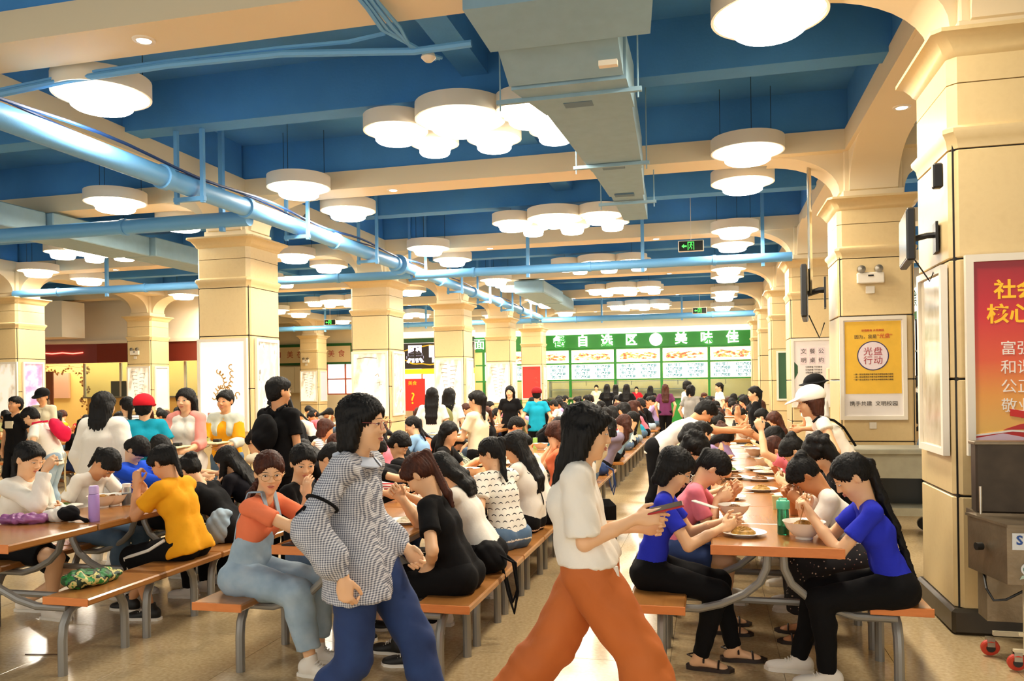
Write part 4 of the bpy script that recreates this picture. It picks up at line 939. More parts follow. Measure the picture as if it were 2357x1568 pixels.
# clothes ---------------------------------------------------------------
def top_mesh(J, m, h=.009, sleeve='short', loose=.012, hem=.06, neck=.05, fold=.004, flare=0., collar=False, sl_loose=None):
    s = J['s']; L = torso_prims(J, loose)
    dn = -J['u1'] if not J.get('stand') else V(0, 0, -1)
    hb = J['hip']+V(0, 0, -hem*s) if J.get('stand') else J['hip']-J['u1']*.03
    for q in (1, -1):
        y = V(0, 1, 0)*q
        L.append(C(J['waist']+y*.05*s, hb+y*(.068+flare*.5)*s, (.06+loose)*s, (.078+loose+flare)*s, .04))
        if J.get('stand'): L.append(C(J['chest']+y*.055*s, hb+y*(.07+flare*.5)*s, (.068+loose)*s, (.078+loose+flare)*s, .04))
    sl = loose if sl_loose is None else sl_loose
    for k in 'lr':
        a, b, w = J['sh'+k], J['el'+k], J['wr'+k]
        if sleeve == 'short': L.append(C(a, a*.38+b*.62, .036*s+sl, .04*s+sl*1.3, .02, 1))
        elif sleeve == 'elbow': L += [C(a, a*.1+b*.9, .037*s+sl, .042*s+sl*1.5, .02, 1)]
        elif sleeve == 'long': L += [C(a, b, .037*s+sl, .038*s+sl, .02), C(b, b*.08+w*.92, .038*s+sl, .03*s+sl*.8, .02, 1)]
        elif sleeve == 'puff': L += [C(a, b, .038*s+sl, .046*s+sl*1.4, .02), C(b, b*.35+w*.65, .05*s+sl*1.6, .052*s+sl*1.3, .03), C(b*.35+w*.65, b*.1+w*.9, .05*s+sl, .03*s, .03), C(b*.1+w*.9, w, .033*s, .033*s, .005, 1)]
        elif sleeve == 'cap': L.append(C(a, a*.75+b*.25, .043*s+sl, .046*s+sl, .02, 1))
    if collar: L += [C(J['nb']-J['u2']*.02, J['nb']+J['u2']*.03+J['fwd']*.01, .058*s, .056*s, .012, 1)]
    else: L.append(E_(J['nb']+J['u2']*.03*s+J['fwd']*.022*s, (neck*1.15*s, neck*1.1*s, .05*s), np.stack([J['fwd'], J['lat'], J['u2']], 1), .01, True))
    if J.get('stand'): L.append(('h', hb, V(0, 0, -1)))
    else: L.append(('h', J['hip']-J['u1']*.055, -J['u1']))
    return sdf_mesh('shirt', L, h, m, fold=fold, adapt=.03)
def leg_mesh(J, m, h=.01, kind='long', loose=.012, fold=.004, name='trousers', wide=0.):
    s = J['s']; L = []; Y = V(0, 1, 0)
    for q, k in ((1, 'l'), (-1, 'r')):
        hj, kn, an = J['hj'+k], J['kn'+k], J['an'+k]
        L.append(C(J['hip']+Y*.07*q*s, J['hip']*.45+J['waist']*.55+Y*.05*q*s, .09*s+loose*.6, .072*s+loose*.6, .05, 0))
        sw = Y*.015*q
        if J.get('sitp'): L.append(E_(J['hip']+Y*.06*q*s+V(-.012, 0, -.008), (.088*s, .078*s, .078*s), None, .04))
        if kind in ('long', 'cropped', 'flare'):
            e = {'long': .985, 'cropped': .8, 'flare': .98}[kind]; b = kn*(1-e)+an*e
            L += [C(hj, kn, .084*s+loose+wide*.3, .054*s+loose+wide*.6, .03), C(kn, kn*.68+b*.32+V(-.012, 0, 0)*s, .054*s+loose+wide*.6, .05*s+loose+wide*.8, .02), C(kn*.68+b*.32+V(-.012, 0, 0)*s, b, .05*s+loose+wide*.8, .034*s+loose+wide, .02, 1)]
        elif kind == 'shorts': L.append(C(hj, hj*.25+kn*.75, .084*s+loose, .07*s+loose*1.8, .03, 1))
        elif kind == 'knee': L += [C(hj, kn, .084*s+loose, .06*s+loose*1.6, .03), C(kn, kn*.8+an*.2, .06*s+loose*1.6, .06*s+loose*1.6, .03, 1)]
        elif kind in ('skirt', 'longskirt'):
            t = .95 if kind == 'skirt' else 1
            L += [C(hj, hj*(1-t)+kn*t, .09*s+loose, .08*s+loose, .09, 1)]
            if kind == 'longskirt': L += [C(kn, kn*.35+an*.65, .08*s+loose, .09*s+loose, .1, 1)]
    return sdf_mesh(name, L, h, m, fold=fold, adapt=.03)

# hair --------------------------------------------------------------------
HAIR = {'black': mat_ramp('black_hair', [(0, '#060505'), (.6, '#0f0c0a'), (1, '#1d1512')], kind='noise', scale=40, vec=(1, 1, .12), rough=.6, detail=6, bump=.6),
        'brown': mat_ramp('brown_hair', [(0, '#2a140c'), (.5, '#452215'), (1, '#6e3a22')], kind='noise', scale=40, vec=(1, 1, .12), rough=.58, detail=6, bump=.6)}
for _m in HAIR.values(): _m.node_tree.nodes['Principled BSDF'].inputs['Specular IOR Level'].default_value = .3
def hair_mesh(J, style='pony', h=.008, col='black', length=.3, back=None, bangs=True, tie=.02, sides=1.):
    s = J['s']; R = J['Rh']; H = J['head']; p = lambda *a: H+R@V(*a)*s
    e = lambda c, r, k=.012, sub=False, RR=None: E_(p(*c), V(*r)*s, R if RR is None else R@RR, k, sub)
    big = {'short': 1.02, 'male': .98, 'long': 1.06, 'pony': 1.0, 'bun': 1.0, 'bob': 1.06, 'curly': 1.1}.get(style, 1.)
    L = [e((-.018, 0, .038), (.1*big, .083*big, .086*big)), e((-.04, 0, -.02), (.062, .074*big, .07), .03) if style not in ('pony', 'bun') else e((-.045, 0, -.005), (.056, .066, .056), .03)]
    if bangs: L += [e((.052, 0, .066), (.036, .055, .028), .02)]
    if style != 'male': 
        for q in (1, -1): L.append(C(p(.05, .055*q, .05), p(.012, .077*q, .01), .014*s, .01*s, .02))
    else: L += [e((-.0, 0, .07), (.085, .07, .055), .02)]
    # cut the face free
    L.append(e((.108, 0, -.02), (.075, .07, .082), .012, True)); L.append(e((.02, 0, -.105), (.08, .1, .06), .012, True))
    if style in ('pony', 'bun', 'male', 'short'): 
        for q in (1, -1): L.append(e((.0, .085*q, -.012), (.028, .02, .032), .008, True))
    g = V(0, 0, -1); bk = -J['fwd']
    def along(start, ln, r0, r1, off=.095, n=4, y=0, pull=.0):
        """chain that leaves the head and then lies on the back"""
        pts = [start]; a = J['shc']+bk*off*s+J['lat']*y; b = J['chest']+bk*(off+.015)*s+J['lat']*y; c = J['hip']-J['fwd1']*(off+.02)*s+J['lat']*y+V(0, 0, -.02)
        path = [start, a, b, c]; out = [start]; rem = ln
        for u, v in zip(path[:-1], path[1:]):
            d = v-u; l = np.linalg.norm(d)
            if l >= rem: out.append(u+d/l*rem); rem = 0; break
            out.append(v); rem -= l
        if rem > .02: out.append(out[-1]+g*rem)
        tot = len(out)-1
        return [C(out[i], out[i+1], r0+(r1-r0)*i/tot, r0+(r1-r0)*(i+1)/tot, .02) for i in range(tot)]
    if style == 'long':
        for y in (-.055, -.02, .02, .055): L += along(p(-.055, y, -.01), length, .042*s, .02*s, .07, y=y*1.1)
        for q in (1, -1): L.append(C(p(-.02+.02*(sides-1), .07*q, -.01), p(-.045+.05*(sides-1), .075*q, -.13), .03*s*sides, .022*s*sides, .02)); 
    elif style == 'front':     # long hair hanging past the face to the front
        for q in (1, -1):
            a = p(-.02, .07*q, .0); b = a+g*.16*s+R@V(.02, .01*q, 0)*s; c = b+g*max(length-.16, .02)+J['fwd']*.03
            L += [C(a, b, .03*s, .028*s, .02), C(b, c, .028*s, .012*s, .02)]
        for y in (-.05, 0, .05): L += along(p(-.055, y, -.01), length*.7, .04*s, .02*s, .07, y=y)
    elif style == 'bob':
        for q in (1, -1): L += [C(p(-.01, .07*q, .0), p(-.015, .074*q, -.09), .03*s*sides, .026*s*sides, .02), C(p(-.05, .05*q, -.02), p(-.055, .05*q, -.1), .042*s, .03*s, .02)]
    elif style == 'short': L += [e((-.06, 0, -.04), (.05, .068, .05), .02)]
    elif style == 'pony':
        st = p(-.115, 0, tie)
        L += [C(p(-.09, 0, tie), st, .03*s, .022*s, .01)]
        if back == 'hang':
            e1 = st+R@V(-.035, 0, -.01)*s; L += [C(st, e1, .02*s, .027*s, .01), C(e1, e1+g*length*.5+bk*.01, .028*s, .03*s, .01), C(e1+g*length*.5+bk*.01, e1+g*length, .03*s, .01*s, .01)]
        else: L += along(st, length, .028*s, .012*s, .085)
    elif style == 'bun': L += [e((-.1, 0, .075), (.038, .042, .036), .008), e((-.085, .02, .1), (.02, .02, .018), .01)]
    elif style == 'curly':
        rr = random.Random(5)
        for i in range(26):
            a = rr.uniform(0, 2*pi); b = rr.uniform(-.3, 1.2); c = V(-.05+.07*cos(a)*cos(b), .085*sin(a)*cos(b), .03+.085*sin(b))
            if c[0] < .03: L.append(E_(H+R@c*s, .03*s, None, .01))
        for y in (-.05, 0, .05): L += along(p(-.06, y, -.01), length, .045*s, .03*s, .07, y=y)
    return sdf_mesh('hair', L, h, HAIR[col], strand=(H+R@V(-.02, 0, .06)*s, nrm(R@V(-.25, 0, 1))))
def cap_mesh(J, m, h=.007, brim=True, bucket=False):
    s = J['s']; R = J['Rh']; H = J['head']; p = lambda *a: H+R@V(*a)*s
    L = [E_(p(-.016, 0, .05), V(.12, .101, .096)*s, R, .01), E_(p(.0, 0, -.05), V(.2, .17, .08)*s, R, .01, True)]
    if brim: L += [E_(p(.115, 0, .042), V(.085, .078, .011)*s, R@Ry(.22), .015)]
    if bucket: L += [E_(p(-.01, 0, .042), V(.165, .15, .014)*s, R, .015)]
    return sdf_mesh('cap', L, h, m)

# face parts in the head frame (shared) --------------------------------------
EYEW = mat('eye_white', '#f4ece2', .25); IRIS = mat('iris_dark', '#1a0f0a', .15); BROW = mat('eyebrow_hair', '#2a1c14', .7); LIPM = mat('lip_tone', '#cf7d68', .45); LASH = mat('eyelash_line', '#140c08', .6)
def face_meshes():
    F = {}
    def eye(q):
        m = MB(); m.mi = 0
        m.lathe([(0, -.0075), (.005, -.006), (.0095, -.003), (.0105, 0), (.0095, .003), (.005, .006), (0, .0075)], (0, 0, 0), 12, cap=False, R=Matrix(((.55, 0, 0), (0, 1.25, 0), (0, 0, 1))))
        m.mi = 1; m.lathe([(0, .006), (.0052, .0052), (.006, .003)], (0, 0, 0), 10, cap=False, R=Matrix(((0, 0, 1), (0, 1, 0), (-1, 0, 0))))
        m.mi = 2; m.tube([(.0, -.0145, -.001), (.005, -.009, .005), (.0068, 0, .0075), (.005, .009, .0055), (-.001, .015, .0)], .0014, 5)
        return m.mesh('eye', [EYEW, IRIS, LASH])
    F['eye'] = eye(1)
    F['brow'] = MB().tube([(.0, -.02, -.003), (.005, -.01, .003), (.006, 0, .004), (.004, .012, .003), (-.003, .02, -.002)], [.0006, .0015, .0019, .0015, .0006], 5).mesh('eyebrow', BROW)
    m = MB(); m.tube([(-.006, -.021, 0), (.002, -.011, .0035), (.0045, 0, .0022), (.002, .011, .0035), (-.006, .021, 0)], [.0008, .0032, .0036, .0032, .0008], 6)
    m.tube([(-.006, -.02, -.001), (.001, -.01, -.0055), (.0035, 0, -.007), (.001, .01, -.0055), (-.006, .02, -.001)], [.0008, .0036, .0046, .0036, .0008], 6); F['lips'] = m.mesh('lips', LIPM)
    m = MB()
    for q in (1, -1):
        m.tube([(.004*cos(0), q*.033+.024*cos(a), .021*sin(a)) for a in np.linspace(0, 2*pi, 17)], .0013, 5, cap=False)
        m.tube([(0, q*.057, .004), (-.03, q*.076, .008), (-.1, q*.082, .004)], .0013, 5)
    m.tube([(.005, -.01, .004), (.008, 0, .007), (.005, .01, .004)], .0013, 5); F['glasses'] = m.mesh('glasses', DARK)
    return F
FM = face_meshes()
def face_parts(J, par, glasses=None, closed=False):
    s = J['s']; R = Matrix(J['Rh'].tolist()); H = Vector(J['head'])
    def put(nm, me, loc, sc=(1, 1, 1), rot=None):
        o = ob(nm, me, par); M = Matrix.Translation(H) @ R.to_4x4() @ Matrix.Translation(Vector(loc)*s) @ (rot.to_4x4() if rot else Matrix.Identity(4)) @ Matrix.Diagonal((s*sc[0], s*sc[1], s*sc[2], 1)); o.matrix_local = M; return o
    for q in (1, -1):
        put('eye', FM['eye'], (.0795, .031*q, .008), (1, q, .45 if closed else .85), Matrix.Rotation(.22*q, 3, 'Z'))
        put('eyebrow', FM['brow'], (.085, .032*q, .03), (1, q, 1), Matrix.Rotation(.3*q, 3, 'Z'))
    put('lips', FM['lips'], (.0885, 0, -.0535))
    if glasses:
        o = put('glasses', FM['glasses'], (.1, 0, .006)); 
        if glasses != 'dark': o.material_slots[0].link = 'OBJECT'; o.material_slots[0].material = mat('glasses_'+glasses, {'silver': '#cfc6b8', 'gold': '#b98a4a', 'pink': '#c76a6a'}[glasses], .3, metal=.7)

# shoes -----------------------------------------------------------------------
def shoe_meshes():
    F = {}
    L = [E_((-.035, 0, -.03), (.045, .038, .05), None, .03), C((0, 0, -.03), (.1, 0, -.05), .036, .03, .03), E_((.125, 0, -.05), (.055, .041, .027), None, .03), C((0, 0, .0), (-.005, 0, .045), .036, .036, .02, 1), ('h', V(0, 0, -.062), V(0, 0, -1))]
    F['shoe'] = sdf_mesh('shoe', L, .007, None)
    pts = [(-.082, 0), (-.075, .03), (-.03, .04), (.05, .037), (.11, .046), (.16, .036), (.185, .0)]
    poly = pts+[(x, -y) for x, y in pts[-2:0:-1]]
    F['sole'] = MB().prism(poly, -.078, -.055, 'z').mesh('sole', None)
    b = MB()
    for i in range(5): b.tube([(.035+.015*i, -.024, .0-.008*i), (.042+.015*i, 0, .012-.009*i), (.035+.015*i, .024, .0-.008*i)], .0032, 5)
    F['laces'] = b.mesh('laces', None)
    b = MB()
    for x, z in ((.1, -.022), (.02, .005)): b.tube([(x, y, z-.018*(abs(y)/.04)**2*1.6) for y in np.linspace(-.042, .042, 9)], .006, 6)
    b.tube([(-.045, -.03, .0), (-.072, 0, .0), (-.045, .03, .0)], .005, 6); F['straps'] = b.mesh('straps', None)
    return F
SM = shoe_meshes()
def setm(o, m, i=0):
    if len(o.data.materials) == 0: o.data.materials.append(None)
    o.material_slots[i].link = 'OBJECT'; o.material_slots[i].material = m
for me in SM.values():
    if len(me.materials) == 0: me.materials.append(None)
SHOEC = {'white': '#efe8dc', 'black': '#15130f', 'sandal': '#2a1c16', 'grey': '#8d8a84', 'pink': '#d9a09a'}
def shoes(J, par, kind='white'):
    s = J['s']; k2 = kind
    for k in 'lr':
        M = Matrix.Translation(Vector(J['an'+k])) @ Matrix((Rz(J['fy'+k])@Ry(J['fp'+k])).tolist()).to_4x4() @ Matrix.Diagonal((s, s, s, 1))
        if kind == 'sandal':
            o = ob('sandal', SM['sole'], par); setm(o, mat('sandal_brown', '#2a1c16', .5)); o.matrix_local = M
            q = ob('straps', SM['straps'], o); setm(q, mat('sandal_brown'))
        else:
            o = ob('shoe', SM['shoe'], par); setm(o, mat('shoe_'+kind, SHOEC[kind], .55)); o.matrix_local = M
            q = ob('sole', SM['sole'], o); setm(q, mat('shoe_sole', '#eee8dc', .5))
            q = ob('laces', SM['laces'], o); setm(q, mat('shoe_sole'))
PEOPLE = []
def person(loc, rz, P, label, group=None, top=None, legs=None, hair=None, skin='light', h=.007, face=True, glasses=None, shoe='white', closed=False, legskin=True, cap=None, det=1, extra=None):
    """one detailed person: empty at the floor > body, hair, clothes, shoes, face parts"""
    J = skeleton(P)
    if not P.get('sit', True): J['stand'] = True
    else: J['sitp'] = True
    J['wide'] = P.get('wide', 1.)
    e = empty('person', loc, rz, label, 'person', group)
    ob('body', body_mesh(J, h, skin, legskin, det), e)
    if hair: ob('hair', hair_mesh(J, h=h+.001, **hair), e)
    if top:
        t = dict(top); ob(t.pop('name', 'shirt'), top_mesh(J, h=h+.002, **t), e)
    if legs:
        t = dict(legs); nm = t.pop('name', 'trousers'); ob(nm, leg_mesh(J, h=h+.002, name=nm, **t), e)
    if face: face_parts(J, e, glasses, closed)
    if shoe: shoes(J, e, shoe)
    if cap: ob('cap', cap_mesh(J, **cap), e)
    PEOPLE.append(e)
    e_J = J
    if extra: extra(J, e)
    return e, J
def cloth(n, c, **k): return mat('cloth_'+n, c, .85, bump=.55, bscale=11, spec=.2, **k)
# ------------------------------------------------------------------ the people: points picked on known planes of the room
def ray(px, py):
    u = px-1178.5; v = py-884; a = (u-.015*v)/1850; b = (v+.015*u)/1850
    return V(a*cos(PSI)-sin(PSI), a*sin(PSI)+cos(PSI), -b)
def atY(px, py, y): d = ray(px, py); return V(0, 0, 1.62)+d*(y/d[1])
def atZ(px, py, z): d = ray(px, py); return V(0, 0, 1.62)+d*((z-1.62)/d[2])
def pxX(px, y): d = ray(px, 1100); return d[0]/d[1]*y
class Spot:
    """a person's own frame: base point and heading; turns picked points into local ones"""
    def __init__(s, x, y, rz): s.x, s.y, s.rz = x, y, rz; s.R = Rz(-rz)
    def L(s, px, py, dy=0.): return tuple(s.R@(atY(px, py, s.y+dy)-V(s.x, s.y, 0)))
    def F(s, px, py, dy=0., z=.075):
        q = s.R@(atY(px, py, s.y+dy)-V(s.x, s.y, 0)); return (q[0], q[1], z)
WT = cloth('white', '#f6f0e4'); BK = cloth('black', '#0d0c0e'); BLU = cloth('royal_blue', '#2b35c4')
PINK = cloth('pink', '#ee7f90'); YEL_ = cloth('yellow', '#f4a81c'); CORAL = cloth('coral', '#f08058')
DEN = mat_ramp('light_denim', [(0, '#6f8ba3'), (.5, '#9db4c6'), (1, '#c2d0d8')], scale=9, rough=.8, detail=6)
DEN2 = mat_ramp('mid_denim', [(0, '#3d5877'), (.5, '#54718f'), (1, '#7690a8')], scale=9, rough=.8, detail=6)
NAVY = mat_ramp('navy_denim', [(0, '#16284c'), (.5, '#20386a'), (1, '#2b4a80')], scale=7, rough=.8)
RUST = mat_ramp('rust_cloth', [(0, '#a85420'), (.5, '#c76a2c'), (1, '#d67c3c')], scale=3, vec=(1, 1, .35), rough=.75)
FLORAL = mat_ramp('dark_floral', [(0, '#c9b8a6'), (.16, '#6a3a34'), (.2, '#151014'), (1, '#0e0b0e')], kind='voronoi', scale=38, rough=.8, const=True)
STRIPE_R = mat_ramp('red_white_stripe', [(0, '#f3e6dc'), (.55, '#b8262c')], kind='wave', scale=16, bands='Z', rough=.8, const=True)
STRIPE_G = mat_ramp('grey_stripe', [(0, '#c9bda6'), (.55, '#38342f')], kind='wave', scale=11, bands='Z', rough=.8, const=True)
STRIPE_W = mat_ramp('thin_stripe', [(0, '#f2ece2'), (.75, '#8a8e96')], kind='wave', scale=12, bands='Z', rough=.8, const=True)
CAMO = mat_ramp('camouflage', [(0, '#4f5a45'), (.42, '#8f927c'), (.5, '#2f342c'), (.56, '#b5b29c')], scale=14, rough=.8, const=True, detail=2)
CAMOG = mat_ramp('green_print', [(0, '#0f4a1e'), (.42, '#1f7a34'), (.5, '#12301a'), (.56, '#cfc47a'), (.62, '#2a8a3e')], scale=11, rough=.5, const=True, detail=3)
LILAC = cloth('lilac', '#b49ccc'); TEAL = cloth('teal', '#1498b4'); REDC = cloth('red', '#e02030'); GREYC = cloth('grey', '#9a958e'); PURP = cloth('plum', '#6a3158'); MINT = cloth('green', '#1f7a4a')
CREAMC = cloth('cream', '#ece0c0'); SKYB = cloth('sky_blue', '#8fb6dc'); OLIVE = cloth('olive', '#8a8a58')
def gingham():
    m = bpy.data.materials.new('gingham'); m.use_nodes = True; nt = m.node_tree; b = nt.nodes['Principled BSDF']; b.inputs['Roughness'].default_value = .85
    tc = nt.nodes.new('ShaderNodeTexCoord'); outs = []
    for bd in ('X', 'Z', 'Y'):
        w = nt.nodes.new('ShaderNodeTexWave'); w.bands_direction = bd; w.inputs['Scale'].default_value = 34; nt.links.new(tc.outputs['Object'], w.inputs['Vector'])
        g = nt.nodes.new('ShaderNodeMath'); g.operation = 'GREATER_THAN'; g.inputs[1].default_value = .5; nt.links.new(w.outputs['Fac'], g.inputs[0]); outs.append(g)
    a = nt.nodes.new('ShaderNodeMath'); a.operation = 'ADD'; nt.links.new(outs[0].outputs[0], a.inputs[0]); nt.links.new(outs[1].outputs[0], a.inputs[1])
    d = nt.nodes.new('ShaderNodeMath'); d.operation = 'MULTIPLY'; d.inputs[1].default_value = .5; nt.links.new(a.outputs[0], d.inputs[0])
    cr = nt.nodes.new('ShaderNodeValToRGB'); cr.color_ramp.elements[0].color = lin('#5c6274'); cr.color_ramp.elements[1].color = lin('#dcdde2'); nt.links.new(d.outputs[0], cr.inputs[0]); nt.links.new(cr.outputs[0], b.inputs['Base Color'])
    return m
GING = gingham()
def lashes():
    """white knit with small drawn arcs: a tiled pattern of short curved strokes"""
    m = bpy.data.materials.new('lash_print'); m.use_nodes = True; nt = m.node_tree; b = nt.nodes['Principled BSDF']; b.inputs['Roughness'].default_value = .85
    N = lambda t: nt.nodes.new(t); L = nt.links.new
    def M(op, a, b_=None, c=None):
        n = N('ShaderNodeMath'); n.operation = op
        for i, x in enumerate((a, b_, c)):
            if x is None: continue
            if isinstance(x, (int, float)): n.inputs[i].default_value = x
            else: L(x, n.inputs[i])
        return n.outputs[0]
    tc = N('ShaderNodeTexCoord'); sp = N('ShaderNodeSeparateXYZ'); L(tc.outputs['Object'], sp.inputs[0])
    y = M('ADD', sp.outputs['Y'], M('MULTIPLY', sp.outputs['X'], .8)); z = sp.outputs['Z']
    row = M('FLOOR', M('DIVIDE', z, .042)); off = M('MULTIPLY', M('MODULO', row, 2), .032)
    cx = M('SUBTRACT', M('MODULO', M('ADD', M('ADD', y, 5.0), off), .064), .032); cz = M('SUBTRACT', M('MODULO', M('ADD', z, 4.2), .042), .018)
    arc = M('ADD', cz, M('MULTIPLY', M('MULTIPLY', cx, cx), 22)); d = M('LESS_THAN', M('ABSOLUTE', arc), .0032); inx = M('LESS_THAN', M('ABSOLUTE', cx), .02)
    f = M('MULTIPLY', d, inx)
    mx = N('ShaderNodeMix'); mx.data_type = 'RGBA'; L(f, mx.inputs['Factor']); mx.inputs['A'].default_value = lin('#f5f0e2'); mx.inputs['B'].default_value = lin('#1c1a1c'); L(mx.outputs['Result'], b.inputs['Base Color'])
    return m
LASHM = lashes()
CH = mat('chopstick_wood', '#b07a3c', .5)
def sticks(J, par, k='r', d=(1, 0, -.6), ln=.2, steel=False):
    w = V(*J['wr'+k])+J['hd'+k]*.08; d = nrm(d)
    o = MB()
    for q in (0, .008): o.tube([tuple(w-d*.05+V(0, q, q)), tuple(w+d*ln+V(0, q*.4, q*.4))], .0022, 5)
    e = o.build('chopsticks', STEEL if steel else CH, None); e.matrix_world = par_matrix(par)
    return e
def par_matrix(p): return Matrix.Translation(p.location) @ Euler(p.rotation_euler).to_matrix().to_4x4()

# ---- right table row ----
# front left: blue tee, glasses, short hair
S = Spot(-.36, 4.72, 0)
e, J = person((S.x, S.y, 0), 0, dict(head=S.L(1560, 1064), hp=32, hy=-8, wr=S.L(1662, 1216, -.06), wl=S.L(1668, 1200, .12), pr=(.1, -.4, -1), pl=(0, .4, -1), cr=.8, cl=.7, fr=S.F(1612, 1500, -.08), fl=S.F(1690, 1500, .1), s=1.0),
    'person in blue tee and black trousers with glasses, left bench end of right tables', top=dict(m=BLU, loose=.007, hem=.05), legs=dict(m=BK, loose=.01), hair=dict(style='bob', length=.2), glasses='silver', shoe='sandal', h=.0065)
# front right: blue tee, very long ponytail
S = Spot(.93, 4.6, pi)
e, J = person((S.x, S.y, 0), pi, dict(head=S.L(1945, 1064), hp=38, hy=6, wl=S.L(1868, 1190, -.04), wr=S.L(1862, 1178, .08), pl=(.15, .35, -1), pr=(0, -.5, -1), cl=1.1, cr=1.0, hl=(.3, -.2, .7), hr=(.4, .2, .6), tl=(0, -1, .3), fl=S.F(1905, 1540, -.1), fr=S.F(1838, 1500, .1), s=1.0),
    'person in blue tee with very long black ponytail at the right bench end', top=dict(m=BLU, loose=.008, hem=.05), legs=dict(m=BK, loose=.012), hair=dict(style='pony', length=.78, bangs=False, tie=.0), shoe='white', closed=True, h=.0065)
tag(sticks(J, e, 'l', (.25, -.1, -1), .14), 'chopsticks held over the white bowl by the person with long ponytail', 'chopsticks')
# behind front left: pink tee, glasses
S = Spot(-.3, 5.42, 0)
e, J = person((S.x, S.y, 0), 0, dict(head=S.L(1652, 1062), hp=60, wr=S.L(1650, 1150, -.05), wl=S.L(1690, 1135, .1), hl=(.3, -.3, .5), hr=(.8, .1, .3), cr=.8, cl=1.1, s=1.),
    'person in pink tee with dark glasses bent over a plate, left bench of right tables', top=dict(m=PINK, loose=.012), legs=dict(m=NAVY, kind='shorts', name='shorts'), hair=dict(style='pony', length=.3, bangs=False), glasses='dark', shoe='sandal', closed=True)
# behind front right: white tee over dark floral dress, bun
S = Spot(.92, 5.32, pi)
e, J = person((S.x, S.y, 0), pi, dict(head=S.L(1842, 1080), hp=62, wl=S.L(1842, 1160, -.06), wr=S.L(1822, 1150, .08), cl=1.1, cr=1.1, hl=(.5, -.2, .6), hr=(.4, .2, .7)),
    'person in white tee and dark floral skirt bent over food beside the long ponytail', top=dict(m=WT, loose=.014, sleeve='short'), legs=dict(m=FLORAL, kind='longskirt', name='skirt', loose=.015), hair=dict(style='bun'), shoe='sandal', skin='tan', closed=True)
def seat(label, X, Y, face, head=None, hair='pony', top=WT, sleeve='short', legs=BK, lk='long', skin='light', hp=40, wl=None, wr=None, hlen=.3, hy=0, glasses=None, shoe='white', h=.009, loose=.012, closed=True, cl=.9, cr=.9, hcol='black', **k):
    rz = 0 if face == '+' else pi
    rz += k.pop('turn', 0); S = Spot(X, Y, rz)
    P = dict(hp=hp, hy=hy, cl=cl, cr=cr)
    if head: P['head'] = S.L(*head)
    else: P.update(l1=k.pop('l1', 12), l2=k.pop('l2', 35))
    n = -.1 if face == '+' else .1
    if wr: P['wr'] = S.L(wr[0], wr[1], n*.6)
    if wl: P['wl'] = S.L(wl[0], wl[1], -n*.6)
    for q in ('hl', 'hr', 'pl', 'pr', 'tl', 'tr', 's', 'wide', 'fl', 'fr', 'twist', 'side', 'kl', 'kr'):
        if q in k: P[q] = k.pop(q)
    hd = dict(style=hair, length=hlen, col=hcol); hd.update(k.pop('hx', {}))
    return person((X, Y, 0), rz, P, label, top=dict(m=top, sleeve=sleeve, loose=loose, **k.pop('tk', {})), legs=dict(m=legs, kind=lk, name={'shorts': 'shorts', 'skirt': 'skirt', 'longskirt': 'skirt'}.get(lk, 'trousers')), hair=hd, skin=skin, glasses=glasses, shoe=shoe, h=h, closed=closed, det=1 if Y < 8 else 0, **k)
RL, RR_, ML, MR, LL_, LR = -.3, .94, -2.65, -1.42, -4.82, -3.59
seat('person with brown black wavy hair on the left bench just behind the pink tee', RL, 6.15, '+', (1605, 1005), 'curly', top=BK, hp=50, hlen=.2)
seat('person with short dark hair and pale top, left bench of right tables, fourth seat', RL, 7.3, '+', (1600, 962), 'short', top=CREAMC, hp=35)
seat('person with big black hair, third seat on the right bench behind the floral skirt', RR_, 6.02, '-', (1872, 1008), 'curly', top=BK, hp=55, hlen=.2)
seat('person with dark bun hair leaning low, fourth seat on the right bench', RR_, 6.75, '-', (1806, 1005), 'bun', top=BK, hp=60)
seat('person resting forehead on hand with red brown hair, right bench near the white cap', RR_, 7.5, '-', (1742, 990), 'short', hcol='brown', top=PINK, hp=60, wl=(1752, 992), hl=(.3, 0, .9))
seat('person with black bob hair and white collar, right bench under the white cap', RR_, 8.3, '-', (1744, 958), 'bob', top=WT, hp=40)
# standing man reaching over the table, person opposite with hands at mouth
S = Spot(-.6, 8.9, 0)
person((S.x, S.y, 0), 0, dict(sit=False, head=S.L(1658, 925), hp=55, wr=S.L(1722, 995, -.1), wl=S.L(1700, 985, .1), cr=.5, cl=.5, s=1.08, sw=.17, fl=(0, .12, .075), fr=(-.1, -.12, .075)),
    'person in white tee with dark shoulder stripes reaching across the right tables', top=dict(m=WT, loose=.014), legs=dict(m=BK), hair=dict(style='male'), skin='mid', h=.01)
seat('person with hands at the mouth behind a black bottle, right bench', RR_-.05, 9.3, '-', (1703, 925), 'male', top=BK, hp=30, wl=(1692, 960), wr=(1700, 962), hl=(0, 0, 1), hr=(0, 0, 1), skin='mid')
